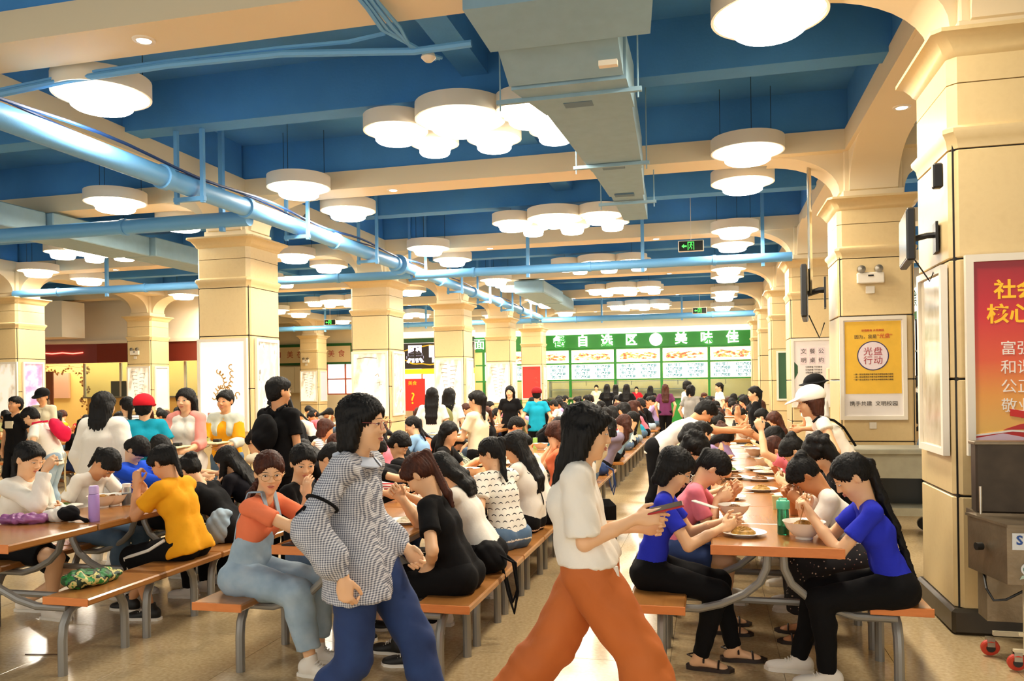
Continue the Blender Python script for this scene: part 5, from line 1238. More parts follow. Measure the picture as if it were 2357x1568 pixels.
# white cap person standing by the right bench
S = Spot(1.14, 7.25, pi)
person((S.x, S.y, 0), pi, dict(sit=False, zh=.88, head=S.L(1848, 900), hp=12, wl=(.3, .12, .95), wr=(.34, -.1, .95), s=1.04, fl=(-.0, .1, .075), fr=(.02, -.1, .075), kl=(1, 0, 0), kr=(1, 0, 0)),
    'person in white baseball cap and white sleeveless top standing by the right bench', top=dict(m=WT, sleeve='cap', loose=.012), legs=dict(m=DEN2), hair=dict(style='bob', col='brown', bangs=False), cap=dict(m=cloth('cap_white', '#fffaf0')), h=.008,
    extra=lambda J, e: ob('bag_strap', MB().tube([tuple(J['shl']+J['u2']*.055+J['fwd']*.06), tuple(J['shl']+J['u2']*.065), tuple(J['shl']-J['fwd']*.085-J['u2']*.03), tuple(J['chest']-J['fwd']*.12+J['lat']*.05), tuple(J['waist']-J['fwd']*.12)], .011, 6).mesh('bag_strap', BK), e))
S = Spot(1.28, 10.2, radians(120))
person((1.22, 10.0, 0), radians(200), dict(sit=False, l1=2, l2=5, hp=10, wl=(.25, .1, 1.05), wr=(.25, -.1, 1.05), s=1.06), 'person in black brimmed hat and white shirt standing by the third right column', top=dict(m=WT, loose=.02), legs=dict(m=BK), hair=dict(style='male'), cap=dict(m=BK, brim=False, bucket=True), h=.01, skin='mid')

# ---- two people walking past in front ----
S = Spot(-.50, 3.35, radians(4))
e, J = person((S.x, S.y, 0), S.rz, dict(sit=False, zh=.84, head=S.L(1352, 998), hp=12, hy=4, wr=S.L(1462, 1195, -.1), wl=S.L(1470, 1215, .12), pr=(-.6, -.3, -1), pl=(-.3, .3, -1), hr=(1, .05, .12), hl=(1, 0, .05), cr=.45, cl=.9, tr=(0, .4, 1), fr=(.36, -.07, .10), fl=(-.42, .08, .17), fpl=.5, fpr=-.15, s=.97),
    'person walking right in white blouse and wide rust orange trousers holding a phone', top=dict(m=WT, loose=.022, sleeve='elbow', hem=-.04, flare=.015, fold=.006, name='blouse'), legs=dict(m=RUST, kind='flare', wide=.045, loose=.02, fold=.006), hair=dict(style='long', length=.24, bangs=True, sides=1.5), h=.0065, closed=True)
w = Vector(J['wrr'])+Vector(J['hdr'])*.10
ph = MB().cbox((-.075, -.036, -.004), (.075, .036, .004), .003).build('phone', mat('phone_red', '#b02a2c', .4), None); ph.matrix_world = par_matrix(e) @ Matrix.Translation(w+Vector((.02, .02, .03))) @ Matrix.Rotation(-.25, 4, 'Y') @ Matrix.Rotation(.15, 4, 'X')
MB().box((-.07, -.032, .004), (.07, .032, .0046)).build('screen', mat('phone_screen', '#16181c', .1), ph, smooth=False); tag(ph, 'phone with red case held by the person in rust orange trousers', 'phone')
kn = MB().rings([[(x+.02*cos(a), -.12+.012*sin(a), z) for a in np.linspace(0, 2*pi, 8)[:-1]] for x, z in ((.1, .88), (.11, .8), (.1, .7), (.085, .64))]).build('knotted_hem', WT, e)
bg = MB(); bg.cbox((-.12, .0, -.12), (.12, .07, .12), .03); b_ = bg.build('shoulder_bag', BK, None); b_.matrix_world = par_matrix(e) @ Matrix.Translation(Vector((-.02, .2, .98))); tag(b_, 'black shoulder bag at the far hip of the person in rust orange trousers', 'bag')
MB().tube([(0, .03, .1), (-.02, 0, .25), (-.03, -.08, .36)], .008, 6).build('strap', BK, b_)

S = Spot(-1.50, 3.3, 0)
e, J = person((S.x, S.y, 0), 0, dict(sit=False, zh=.84, head=S.L(838, 978), hp=6, hy=0, wr=S.L(790, 1330, -.27), wl=S.L(935, 1262, .14), pr=(-.6, -.5, 0), pl=(-.6, .3, -1), hr=(.12, 0, -1), hl=(.6, 0, -.6), cr=.9, cl=1.0, tr=(1, 0, 0), fr=(-.28, -.08, .12), fl=(.34, .08, .075), fpr=.4, s=1.04, sw=.15),
    'person walking right in grey gingham smock with puffed sleeves and dark jeans', top=dict(m=GING, loose=.024, sleeve='puff', hem=.13, flare=.03, fold=.007, collar=False, neck=.05, sl_loose=.014, name='smock'), legs=dict(m=NAVY, kind='long', wide=.012, loose=.016, fold=.005), hair=dict(style='bob', bangs=False, sides=1.2), glasses='pink', h=.0065)
col_ = MB()
for q in (1, -1):
    pts = []
    for a in np.linspace(.1, pi-.05, 12):
        r = .068; c = J['nb']+J['u2']*.018+J['fwd']*r*1.0*cos(a)*1.05+J['lat']*q*r*sin(a); o_ = J['nb']-J['u2']*(.012)+J['fwd']*(r+.045)*cos(a)+J['lat']*q*(r+.04)*sin(a); pts.append((c, o_))
    vs = [tuple(p) for p, _ in pts]+[tuple(o_) for _, o_ in pts]+[tuple(p+J['u2']*.006) for p, _ in pts]+[tuple(o_+J['u2']*.006) for _, o_ in pts]; n = 12
    fs = []
    for i in range(n-1): fs += [(i, i+1, n+i+1, n+i), (2*n+i, 3*n+i, 3*n+i+1, 2*n+i+1), (n+i, n+i+1, 3*n+i+1, 3*n+i), (i, 2*n+i, 2*n+i+1, i+1)]
    col_.add(vs, fs)
col_.build('collar', cloth('pale_blue', '#c9d2e2'), e)
# dark tie around the near sleeve
m_ = J['shr']*.42+J['elr']*.58; ax = nrm(J['elr']-J['shr']); t1 = nrm(np.cross(ax, V(0, 1, 0))); t2 = np.cross(ax, t1)
MB().tube([tuple(m_+(t1*cos(a)+t2*sin(a))*.069) for a in np.linspace(0, 2*pi, 21)], .0075, 6).build('sleeve_ribbon', BK, e)
kp = m_-V(.0, .072, 0)+V(-.04, 0, 0)
MB().tube([tuple(kp), tuple(kp+V(-.03, -.012, -.03)), tuple(kp+V(-.045, -.012, -.09)), tuple(kp+V(-.05, -.01, -.15))], .0055, 5).build('ribbon_end', BK, e)
MB().tube([tuple(kp), tuple(kp+V(.0, -.015, -.04)), tuple(kp+V(-.015, -.012, -.1)), tuple(kp+V(-.03, -.01, -.13))], .0055, 5).build('ribbon_end', BK, e)

# ---- middle table row ----
S = Spot(-2.66, 4.2, 0)
def straps(J, e):
    b = MB()
    for q in (1, -1):
        y = J['lat']*.06*q
        pts = [J['waist']-J['fwd1']*.085+y*.6, J['chest']-J['fwd']*.09+y*.9, J['shc']-J['fwd']*.06+y+J['u2']*.02, J['shc']+J['fwd']*.015+y+J['u2']*.045, J['chest']+J['fwd']*.105+y+J['u2']*.04]
        for i in range(len(pts)-1):
            a, c = pts[i], pts[i+1]; n = nrm(np.cross(c-a, J['lat'])); w_ = J['lat']*.018
            b.add([tuple(a-w_), tuple(a+w_), tuple(c+w_), tuple(c-w_), tuple(a-w_+n*.007), tuple(a+w_+n*.007), tuple(c+w_+n*.007), tuple(c-w_+n*.007)], [(0, 3, 2, 1), (4, 5, 6, 7), (0, 1, 5, 4), (1, 2, 6, 5), (2, 3, 7, 6), (3, 0, 4, 7)])
    b.build('overall_straps', DEN, e)
    ob('overall_bib', sdf_mesh('overall_bib', [C(J['hip']+V(0, y, 0), J['chest']+J['lat']*y*.7-J['u2']*.02, .1, .088, .05, 1) for y in (-.05, .05)]+[('h', J['chest']+J['fwd']*.02, -nrm(J['fwd']*.75-J['u2']*.65))], .009, DEN, fold=.003), e)
e, J = person((S.x, S.y, 0), 0, dict(head=S.L(622, 1070), hp=14, hy=-52, wr=S.L(748, 1150, -.05), wl=S.L(760, 1140, .12), pr=(.2, -.1, -1), pl=(.2, .3, -1), cr=.5, cl=.5, fr=S.F(716, 1500, -.1), fl=S.F(735, 1480, .12), s=1.02),
    'person in coral tee and pale denim overalls with round glasses, end of left bench', top=dict(m=CORAL, loose=.008), legs=dict(m=DEN, kind='cropped', loose=.018, wide=.014, fold=.006, name='overalls'), hair=dict(style='pony', length=.22, bangs=False, col='brown', tie=-.03), glasses='gold', shoe='white', h=.0065, extra=straps)
S = Spot(-2.62, 4.86, 0)
e, J = person((S.x, S.y, 0), 0, dict(head=S.L(698, 1082), hp=20, hy=-48, wr=S.L(706, 1145, -.22), wl=S.L(742, 1190, .1), pr=(.5, -.2, -1), hr=(-.1, .25, 1), tr=(-1, .2, 0), cr=.35, s=1.),
    'person in black tee resting cheek on hand beside the coral tee', top=dict(m=BK, loose=.01), legs=dict(m=DEN2, kind='shorts', name='shorts'), hair=dict(style='short', bangs=False), skin='light', shoe='black', h=.007)
seat('person in red and white striped top leaning over the table, black short hair', ML, 5.75, '+', (690, 1035), 'male', top=STRIPE_R, sleeve='long', hp=55, legs=NAVY)
seat('person with chin length black hair looking down, left bench of middle tables, behind stripes', ML, 6.6, '+', (728, 995), 'bob', top=BK, hp=45)
seat('person in dark grey top with short hair, left bench of middle tables, fifth seat', ML, 7.2, '+', (775, 1015), 'short', top=BK, hp=45)
S = Spot(MR+.02, 4.42, pi)
e, J = person((S.x, S.y, 0), pi, dict(head=S.L(960, 1076), hp=48, wl=S.L(992, 1296, -.12), wr=S.L(925, 1150, .12), pl=(-.2, .3, -1), hl=(.5, 0, -.8), hr=(.4, .2, .6), cl=.7, cr=1.1, fl=S.F(950, 1500, -.06), fr=S.F(915, 1480, .12), s=1.03),
    'person in black tee with long red brown ponytail, near end of middle right bench', top=dict(m=BK, loose=.014, hem=.05), legs=dict(m=BK, loose=.012, kind='cropped'), hair=dict(style='pony', length=.34, col='brown', bangs=True, tie=.05), shoe='black', h=.0065, closed=True)
seat('person in white tee with black hair hunched right behind the long brown ponytail', MR, 5.05, '-', (1000, 1052), 'long', top=WT, hp=65, hlen=.25, wl=(930, 1150), wr=(935, 1140))
seat('person in white tee printed with small eyelash strokes and high ponytail', MR, 5.62, '-', (1098, 1034), 'pony', top=LASHM, hp=22, legs=DEN2, turn=-.55, hlen=.3, hx=dict(tie=.06, bangs=False), loose=.018, h=.007, wl=(1075, 1150), wr=(1060, 1120), hy=28)
seat('person in plain white tee with a thin bag strap and long black hair', MR, 6.3, '-', (1180, 1032), 'long', top=WT, hp=25, hlen=.4, hy=10, loose=.018, h=.008, turn=-.15,
     extra=lambda J, e: ob('bag_strap', MB().tube([tuple(J['shl']+J['fwd']*.05+J['u2']*.05), tuple(J['shl']+J['u2']*.06), tuple(J['chest']-J['fwd']*.1+J['lat']*.07), tuple(J['waist']-J['fwd']*.1+J['lat']*.0), tuple(J['hip']-J['fwd1']*.08-J['lat']*.1)], .006, 6).mesh('bag_strap', DARK), e))
seat('person in white tee and dark jeans bent forward, next to the thin bag strap', MR, 6.95, '-', (1185, 1000), 'short', top=WT, legs=NAVY, hp=60, loose=.02)
seat('person in camouflage tee and black cap leaning left, middle of the photo', ML+.25, 8.3, '+', (1000-30, 975), 'male', top=CAMO, hp=50, skin='mid', turn=pi, cap=dict(m=BK), hy=0)
seat('person in denim jacket with torn shoulder bent low, behind the camouflage tee', ML+.1, 9.4, '+', (1020, 985), 'long', top=DEN2, sleeve='long', hp=70, turn=pi, hlen=.25)
seat('person with glasses and red tee, short black hair, looking down at the table', ML, 9.9, '+', (1196, 962), 'male', top=REDC, hp=35, skin='mid', glasses='dark')
seat('person in cream long sleeves with ponytail and arm on knee', MR-1.1, 8.6, '+', (1240, 975), 'pony', top=CREAMC, sleeve='long', hp=40, hlen=.25)
seat('person with red brown hair eating with both hands at mouth, behind the walking blouse', MR, 7.6, '-', (1282, 985), 'bob', hcol='brown', top=CORAL, hp=40, wl=(1275, 1030), wr=(1272, 1025), hl=(.1, 0, 1), hr=(.1, 0, 1))
seat('person in tie dye pastel tee, right bench edge of middle tables', MR, 8.3, '-', (1395, 1000), 'short', top=mat_ramp('tie_dye', [(0, '#f3b28a'), (.45, '#e8e2da'), (.55, '#a9c8e4'), (1, '#f0c0c8')], scale=5, rough=.8), hp=20, legs=BK)
seat('person in cream long sleeved top with black hair, right bench of middle tables', MR, 9.5, '-', (1412, 950), 'bob', top=CREAMC, sleeve='long', legs=DEN2, hp=15)
seat('person in mauve grey sweatshirt with long brown hair, right bench of middle tables', MR, 10.9, '-', (1452, 945), 'long', hcol='brown', top=cloth('mauve', '#8a7f94'), sleeve='long', hp=25, hlen=.3, loose=.022)
seat('person in pale blue denim jacket, right bench behind the mauve sweatshirt', MR, 12.1, '-', (1480, 935), 'pony', top=SKYB, sleeve='long', hp=25)

# ---- left table row ----
S = Spot(-4.86, 4.75, 0)
e, J = person((S.x, S.y, 0), 0, dict(head=S.L(68, 1050), hp=22, hy=-5, wr=S.L(104, 1082, -.08), wl=S.L(135, 1170, .15), pr=(-.2, -.3, -1), hr=(.55, 0, .6), cr=1.0, fr=S.F(118, 1415, .0), fl=S.F(60, 1400, .14), s=1.02),
    'person in white blouse lifting noodles with chopsticks at the far left table', top=dict(m=WT, sleeve='long', loose=.02, fold=.006, sl_loose=.02, name='blouse'), legs=dict(m=BK, kind='shorts', name='shorts'), hair=dict(style='pony', length=.2, bangs=True, tie=-.05), shoe='white', h=.007, closed=True)
tag(sticks(J, e, 'r', (1, 0, .05), .09, True), 'steel chopsticks lifting noodles at the far left table', 'chopsticks')
nd = MB(); rr = random.Random(2); tip = V(*atY(150, 1042, 4.67))
for i in range(5): nd.tube([tuple(tip+V(rr.uniform(-.012, .012), rr.uniform(-.01, .01), -.0)), tuple(tip+V(rr.uniform(-.008, .008), 0, -.1)), tuple(tip+V(rr.uniform(-.012, .012), 0, -.2)), tuple(tip+V(rr.uniform(-.01, .01), 0, -.27))], .0022, 5)
tag(nd.build('noodles', mat('noodle_pale', '#e6d49a', .5), None), 'pale noodles hanging from the raised chopsticks at left', 'noodles')
seat('person in white tee bent low over a bowl behind the lilac bottle', LL_, 5.4, '+', (238, 1080), 'pony', top=WT, hp=68, hlen=.16, hx=dict(bangs=True, tie=-.02), wr=(182, 1135), hr=(.5, .3, .4), h=.0075, skin='mid', legs=DEN2, cr=.9)
seat('person in royal blue sweatshirt bent over behind the yellow tee', LL_, 6.1, '+', (322, 1072), 'short', top=cloth('cobalt', '#1f4fd0'), sleeve='long', hp=70, loose=.022)
S = Spot(-3.56, 4.92, pi)
e, J = person((S.x, S.y, 0), pi, dict(head=S.L(374, 1062), hp=40, hy=0, wl=S.L(316, 1116, -.08), wr=S.L(336, 1130, .1), pl=(.3, .3, -1), hl=(.05, 0, 1), hr=(.6, .2, .5), cl=1.0, cr=1.0, fl=S.F(345, 1360, -.05), fr=S.F(300, 1380, .12), s=1.0),
    'person in yellow tee and black striped knee pants eating, front of left bench row', top=dict(m=YEL_, loose=.022, fold=.006, hem=.06, sl_loose=.02, flare=.016), legs=dict(m=BK, kind='knee', loose=.013), hair=dict(style='pony', length=.2, tie=.03), shoe='black', h=.007, closed=True, skin='mid')
st_ = MB(); a, b_, c_ = J['hjl'], J['knl'], J['anl']
st_.tube([tuple(a+V(.08, .075, .06)), tuple(a*.5+b_*.5+V(0, .085, .03)), tuple(b_+V(0, .08, .01)), tuple(b_*.8+c_*.2+V(0, .075, 0))], .012, 6); st_.build('white_side_stripe', WT, e)
seat('person with black bun and black top behind the yellow tee', LR, 5.55, '-', (392, 1034), 'bun', top=BK, hp=40)
seat('person with very long straight black hair in dark sheer top, left row right bench', LR, 6.0, '-', (512, 1045), 'front', top=cloth('dark_sheer', '#17151c'), sleeve='long', hp=35, hlen=.5)
seat('person with short black hair and pale tee behind the long straight hair', LL_+.4, 7.6, '+', (592, 1022), 'short', top=CREAMC, hp=40)
seat('person in grey striped tee cut by the left edge of the photo', LL_, 6.6, '+', (10, 1020), 'short', top=STRIPE_G, hp=35)
PEOPLE_BASE = len(PEOPLE)

# ---- standing people in the middle distance ----
def stand(label, px, top_py, Y, deg, top=WT, sleeve='short', legs=BK, lk='long', hair='long', hlen=.35, skin='light', s=None, hp=5, hy=0, l1=0, l2=4, wl=None, wr=None, tray=False, cap=None, h=.009, hcol='black', loose=.016, glasses=None, extra=None, hem=.08, fl=None, fr=None, z0=0, tk={}):
    x = pxX(px, Y); z = atY(px, top_py, Y)[2]; sc = s or max(.9, min(1.15, z/1.575))
    P = dict(sit=False, s=sc, l1=l1, l2=l2, hp=hp, hy=hy, wl=wl or (.06, .2, .80), wr=wr or (.06, -.2, .80))
    if fl: P['fl'] = fl
    if fr: P['fr'] = fr
    if tray: P.update(wl=(.34, .17, 1.0), wr=(.34, -.17, 1.0), hl=(.8, -.3, .0), hr=(.8, .3, .0), tl=(0, -.3, 1), tr=(0, .3, 1), cl=.4, cr=.4, pl=(-.5, .3, -1), pr=(-.5, -.3, -1))
    e, J = person((x, Y, 0), radians(deg), P, label, top=dict(m=top, sleeve=sleeve, loose=loose, hem=hem, **tk), legs=dict(m=legs, kind=lk, name={'shorts': 'shorts', 'skirt': 'skirt'}.get(lk, 'trousers')), hair=dict(style=hair, length=hlen, col=hcol, bangs=hair != 'long'), skin=skin, cap=cap, h=h, glasses=glasses, extra=extra, det=1 if tray else 0)
    if tray:
        t = empty('food_tray', (0, 0, 0), 0, 'pale tray with bowls held by the ' + label[:label.find(' ', 24)] if False else tray, 'tray')
        t.matrix_world = par_matrix(e) @ Matrix.Translation(Vector((.42, 0, 1.035)))
        MB().cbox((-.13, -.19, 0), (.15, .19, .018), .006).build('tray', mat('tray_cream', '#e2dca8', .4), t)
        MB().lathe([(.03, .02), (.05, .03), (.07, .06), (.066, .06), (.045, .035), (0, .03)], (.0, -.04, 0), 16, cap=False).build('bowl', mat('bowl_green', '#c4cf86', .4), t)
        MB().lathe([(0, .05), (.04, .055), (.05, .075), (0, .085)], (.0, -.04, 0), 12, cap=False).build('food', mat('food_mix', '#8a7a3a', .6, var=.4, vscale=60), t)
        MB().cbox((-.04, .08, .019), (.03, .15, .05), .005).build('black_box', DARK, t)
    return e, J
def backpack(J, e, m=BK, lab='backpack'):
    b = sdf_mesh('backpack', [E_(J['chest']-J['fwd']*.17-J['u2']*.03, (.075, .13, .17), np.stack([J['fwd'], J['lat'], J['u2']], 1), .02), E_(J['chest']-J['fwd']*.2-J['u2']*.08, (.07, .1, .08), np.stack([J['fwd'], J['lat'], J['u2']], 1), .02)], .012, m, fold=.004)
    o = ob('backpack', b); o.matrix_world = par_matrix(e); tag(o, lab, 'backpack')
    s_ = MB()
    for q in (1, -1): s_.tube([tuple(J['shc']-J['fwd']*.1+J['lat']*.07*q), tuple(J['shc']+J['u2']*.05+J['lat']*.08*q), tuple(J['shc']+J['fwd']*.08+J['lat']*.09*q-J['u2']*.05), tuple(J['chest']+J['fwd']*.1+J['lat']*.1*q-J['u2']*.08), tuple(J['waist']+J['lat']*.13*q)], .012, 6)
    s_.build('straps', m, o)
stand('person with long black hair in loose white top seen from behind, left', 238, 903, 6.15, 95, sleeve='long', loose=.045, hlen=.24, hem=.2, lk='long', legs=WT, tk=dict(flare=.03), s=1.02)
stand('person in teal tee with red cap, standing left of the pink sleeves', 335, 910, 6.9, 130, top=TEAL, hair='male', cap=dict(m=cloth('cap_red', '#d8202e')), loose=.025, hy=-20)
stand('person with shoulder length hair in white and pink raglan top carrying a tray', 433, 893, 7.35, -82, top=WT, sleeve='elbow', hair='long', hlen=.16, tray='tray with bowl carried by the person in pink sleeves', legs=WT, lk='skirt', h=.0075, hem=.1, tk=dict(sl_loose=.010),
      extra=lambda J, e: ob('raglan_sleeves', sdf_mesh('raglan_sleeves', [q for k in 'lr' for q in (C(J['shc']+J['lat']*.085*(1 if k == 'l' else -1), J['sh'+k], .05, .058, .02), C(J['sh'+k], J['el'+k]*.95+J['sh'+k]*.05, .054, .06, .02), C(J['el'+k], J['el'+k]*.6+J['wr'+k]*.4, .06, .056, .02, 1))], .009, cloth('raglan_pink', '#ee9a8e'), fold=.004), e))
stand('person in yellow tee under open pale denim shirt carrying a tray, white poster behind', 524, 897, 7.9, -85, top=YEL_, sleeve='elbow', hair='bun', tray='tray with green plate carried by the person in yellow and denim', legs=DEN2, h=.0075, skin='mid',
      extra=lambda J, e: ob('open_shirt', sdf_mesh('open_shirt', torso_prims(J, .024)+[C(J['waist'], J['hip']-V(0, 0, .06), .1, .12, .05)]+[C(J['sh'+k], J['el'+k], .056, .06, .02) for k in 'lr']+[C(J['el'+k], J['el'+k]*.4+J['wr'+k]*.6, .06, .055, .02, 1) for k in 'lr']+[E_(J['chest']+J['fwd']*.14-J['u2']*.05, (.1, .055, .4), np.stack([J['fwd'], J['lat'], J['u2']], 1), .01, True), E_(J['nb']+J['u2']*.06, .07, None, .01, True)], .011, mat_ramp('pale_denim', [(0, '#b9bfae'), (1, '#dfe2d4')], scale=6, rough=.8), fold=.004), e))
e, J = stand('person in black tee with black backpack and cropped hair seen from behind', 640, 875, 6.45, 80, top=BK, hair='male', legs=BK, skin='mid', hy=-25, s=1.09)
backpack(J, e, BK, 'black backpack worn by the person with cropped hair')
stand('person in black tee leaning left with dark ponytail, beside the black backpack', 698, 890, 7.6, 190, top=BK, hair='pony', hlen=.25, legs=DEN, lk='shorts', l1=12, l2=28, hp=35, wl=(.3, .1, .95), wr=(.3, -.1, .95))
e, J = stand('person in white tee bending left wearing a red backpack', 128, 922, 8.2, 200, top=WT, hair='male', legs=DEN, l1=15, l2=35, hp=40)
backpack(J, e, cloth('backpack_red', '#e01c48'), 'bright red backpack at the far left')
stand('person in black tee with pale print facing the camera at the far left', 40, 912, 9.4, -95, top=BK, hair='male', hp=-5, skin='mid', extra=lambda J, e: ob('shirt_print', MB().cbox((.1, -.07, 1.1), (.128, .07, 1.2), .004).mesh('shirt_print', CREAMC), e))
stand('person with dark cap and pale jacket, far left behind the red backpack', 104, 895, 11, -80, top=CREAMC, sleeve='long', hair='male', cap=dict(m=BK), hp=15, skin='mid')
stand('person in thin striped tee with a shoulder bag and ponytail, left hall', 296, 912, 8.6, 150, top=STRIPE_W, hair='pony', hlen=.25, hp=-5, legs=BK,
      extra=lambda J, e: ob('bag_strap', MB().tube([tuple(J['shl']+J['u2']*.055), tuple(J['chest']-J['fwd']*.1), tuple(J['waist']-J['fwd']*.1-J['lat']*.13), tuple(J['waist']+J['fwd']*.05-J['lat']*.14)], .008, 6).mesh('bag_strap', DARK), e))
stand('person with long black hair in white tee and denim pinafore, back to camera, centre', 997, 892, 11.2, 100, top=WT, hlen=.4, legs=DEN, lk='skirt')
stand('person with long black hair and olive backpack, back to camera, centre', 1036, 890, 11.5, 85, top=WT, hlen=.25, legs=BK, s=1.0, extra=lambda J, e: backpack(J, e, OLIVE, 'olive green backpack in the centre'))
stand('person in cream tee holding a tray, dark ponytail, centre of the photo', 1104, 898, 8.9, 165, top=CREAMC, hair='pony', hlen=.25, legs=BK, tray='tray held by the person in cream tee at centre', hem=.14)
stand('person in black tee with round white print facing the camera, centre back', 1177, 888, 15.5, -88, top=BK, hair='long', hlen=.22, hcol='black')
stand('person in blue tee with dark red cap, centre back', 1238, 893, 14.5, 100, top=TEAL, hair='male', cap=dict(m=cloth('cap_dark_red', '#8a1a20')))
seat('person in green jacket with yellow cap, centre back', -2.65, 14.6, '+', None, 'male', top=MINT, sleeve='long', cap=dict(m=cloth('cap_yellow', '#f5c81c')), h=.012)
seat('person in lilac tee with long hair sitting behind the cream tee, centre', -4.8+.9, 12.3, '+', (1150, 935), 'long', top=LILAC, h=.012, hp=0)
# at the green counter
for i, (px, tp, Y, deg, top, hair, lab) in enumerate([
    (1376, 886, 31.5, -90, CREAMC, 'short', 'counter worker in cream jacket serving at the green counter'), (1400, 884, 24, 90, BK, 'long', 'person with very long black hair queuing before the green counter'),
    (1420, 885, 27, 95, STRIPE_W, 'long', 'person in patterned grey top queuing before the green counter'), (1445, 884, 22, 90, BK, 'long', 'person in black with loose hair queuing, right of the patterned top'),
    (1468, 890, 31.8, -90, REDC, 'short', 'counter worker in red behind the green counter'), (1500, 888, 26, 80, BK, 'long', 'person in black top queuing near the middle menu board'),
    (1534, 884, 21, 95, PURP, 'long', 'person in plum top with long brown hair standing before the green counter'), (1583, 876, 19.5, 30, WT, 'short', 'taller person in pale shirt right of the plum top'),
    (1592, 886, 17.5, 60, GREYC, 'bob', 'person in pale grey hooded top standing right of the plum top'), (1660, 880, 22, 200, WT, 'pony', 'person in white with dark ponytail standing near the third right column'),
    (1742, 888, 13.2, 190, BK, 'pony', 'person in black with ponytail near the fourth right column'), (2103, 862, 13.5, 150, BK, 'male', 'person in black tee and beige trousers in the right hall'),
    (2092, 858, 15.5, 100, WT, 'male', 'person in white shirt in the right hall'), (2125, 860, 17, 60, BK, 'male', 'person in black in the right hall, partly behind the poster frame')]):
    stand(lab, px, tp, Y, deg, top=top, hair=hair, hlen=.35, h=.014, hcol='brown' if 'brown' in lab else 'black', legs=cloth('beige', '#b8a07a') if 'beige' in lab else (DEN2 if i % 2 else BK))

# ---- generic seated crowd: shared meshes, one object per person ----
def lib_pose(P, stand_=False, h=.013):
    J = skeleton(P); J['stand' if stand_ else 'sitp'] = True; J['wide'] = 1.
    d = dict(body=body_mesh(J, h, 'light', True, 0), J=J)
    for sl in ('short', 'long'): d['top_'+sl] = top_mesh(J, WT, h, sleeve=sl, loose=.016)
    for lk in ('long', 'shorts'): d['leg_'+lk] = leg_mesh(J, BK, h, lk, name='trousers')
    for hs, ln in (('long', .35), ('pony', .28), ('short', .2), ('bun', .2), ('male', .1), ('bob', .2)): d['hair_'+hs] = hair_mesh(J, hs, h, 'black', ln, bangs=hs in ('short', 'bob', 'male'))
    return d
LIB = [lib_pose(dict(l1=10, l2=30, hp=35, wl=(.4, .14, .82), wr=(.3, -.05, 1.0))), lib_pose(dict(l1=18, l2=48, hp=62, wl=(.42, .12, .84), wr=(.42, -.1, .86))), lib_pose(dict(l1=2, l2=12, hp=15, hy=-25, wl=(.4, .1, .84), wr=(.35, -.1, .84))),
       lib_pose(dict(l1=12, l2=25, hp=20, hy=30, wl=(.4, .14, .82), wr=(.36, -.05, .9))), lib_pose(dict(l1=25, l2=55, hp=50, hy=-10, wl=(.42, .16, .82), wr=(.38, -.02, .95)))]
HN = {'long': 'long black hair', 'pony': 'a dark ponytail', 'short': 'short dark hair', 'bun': 'a dark bun', 'male': 'cropped black hair', 'bob': 'chin length hair'}
TOPS = [('white', WT)]*5+[('black', BK)]*5+[('cream', CREAMC), ('grey', GREYC), ('lilac', LILAC), ('pink', PINK), ('sky blue', SKYB), ('red', REDC), ('teal', TEAL), ('yellow', YEL_), ('striped', STRIPE_W), ('coral', CORAL), ('olive', OLIVE)]
RG_ = random.Random(11); taken = [(e.location.x, e.location.y) for e in PEOPLE]
def crowd(X, face, y0, y1, rowname, side, fill=.88):
    y = y0; n = 0
    while y < y1:
        n += 1; yy = y+RG_.uniform(-.06, .06); y += .62
        if rowname[:4] in ('righ', 'midd', 'left') and ' hall' not in rowname and (yy-TY[rowname[0].upper()]) % 7.9 > 6.85: continue
        if RG_.random() > fill or any(abs(X-a) < .5 and abs(yy-b) < .46 for a, b in taken): continue
        L = RG_.choice(LIB); cn, cm = RG_.choice(TOPS); hs = RG_.choice(['long', 'pony', 'pony', 'short', 'bun', 'male', 'bob', 'long']); sl = RG_.choice(['short', 'short', 'long'])
        sc = RG_.uniform(.96, 1.05)
        e = empty('person', (X+RG_.uniform(-.03, .03), yy, 0), (0 if face == '+' else pi)+RG_.uniform(-.2, .2), 'person in %s %s, %s, %s bench, %s, %s back' % (cn, 'tee' if sl == 'short' else 'sleeves', HN[hs], side, rowname, ORD[n-1]), 'person', 'seated diners in the %s' % rowname)
        e.scale = (sc, sc, 1)
        o = ob('body', L['body'], e); setm(o, SKIN[RG_.choice(['light', 'light', 'mid', 'tan'])])
        o = ob('hair', L['hair_'+hs], e); setm(o, HAIR[RG_.choice(['black', 'black', 'black', 'brown'])])
        o = ob('shirt', L['top_'+sl], e); setm(o, cm)
        lk = RG_.choice(['long', 'long', 'shorts']); o = ob('trousers' if lk == 'long' else 'shorts', L['leg_'+lk], e); setm(o, RG_.choice([BK, DEN2, NAVY, DEN]))
        taken.append((X, yy))
crowd(RL, '+', 8.2, 27, 'right tables', 'left', .8); crowd(RR_, '-', 9.9, 27, 'right tables', 'right', .9)
crowd(ML, '+', 7.7, 27, 'middle tables', 'left', .95); crowd(MR, '-', 12.8, 27, 'middle tables', 'right', .92)
crowd(LL_, '+', 7.2, 27, 'left tables', 'left', .92); crowd(LR, '-', 6.8, 27, 'left tables', 'right', .95)
for k in 'KJI':
    crowd(TX[k]-.6, '+', TY[k], 20.5, TN[k]+' tables', 'left', .7); crowd(TX[k]+.6, '-', TY[k]+.3, 20.5, TN[k]+' tables', 'right', .7)
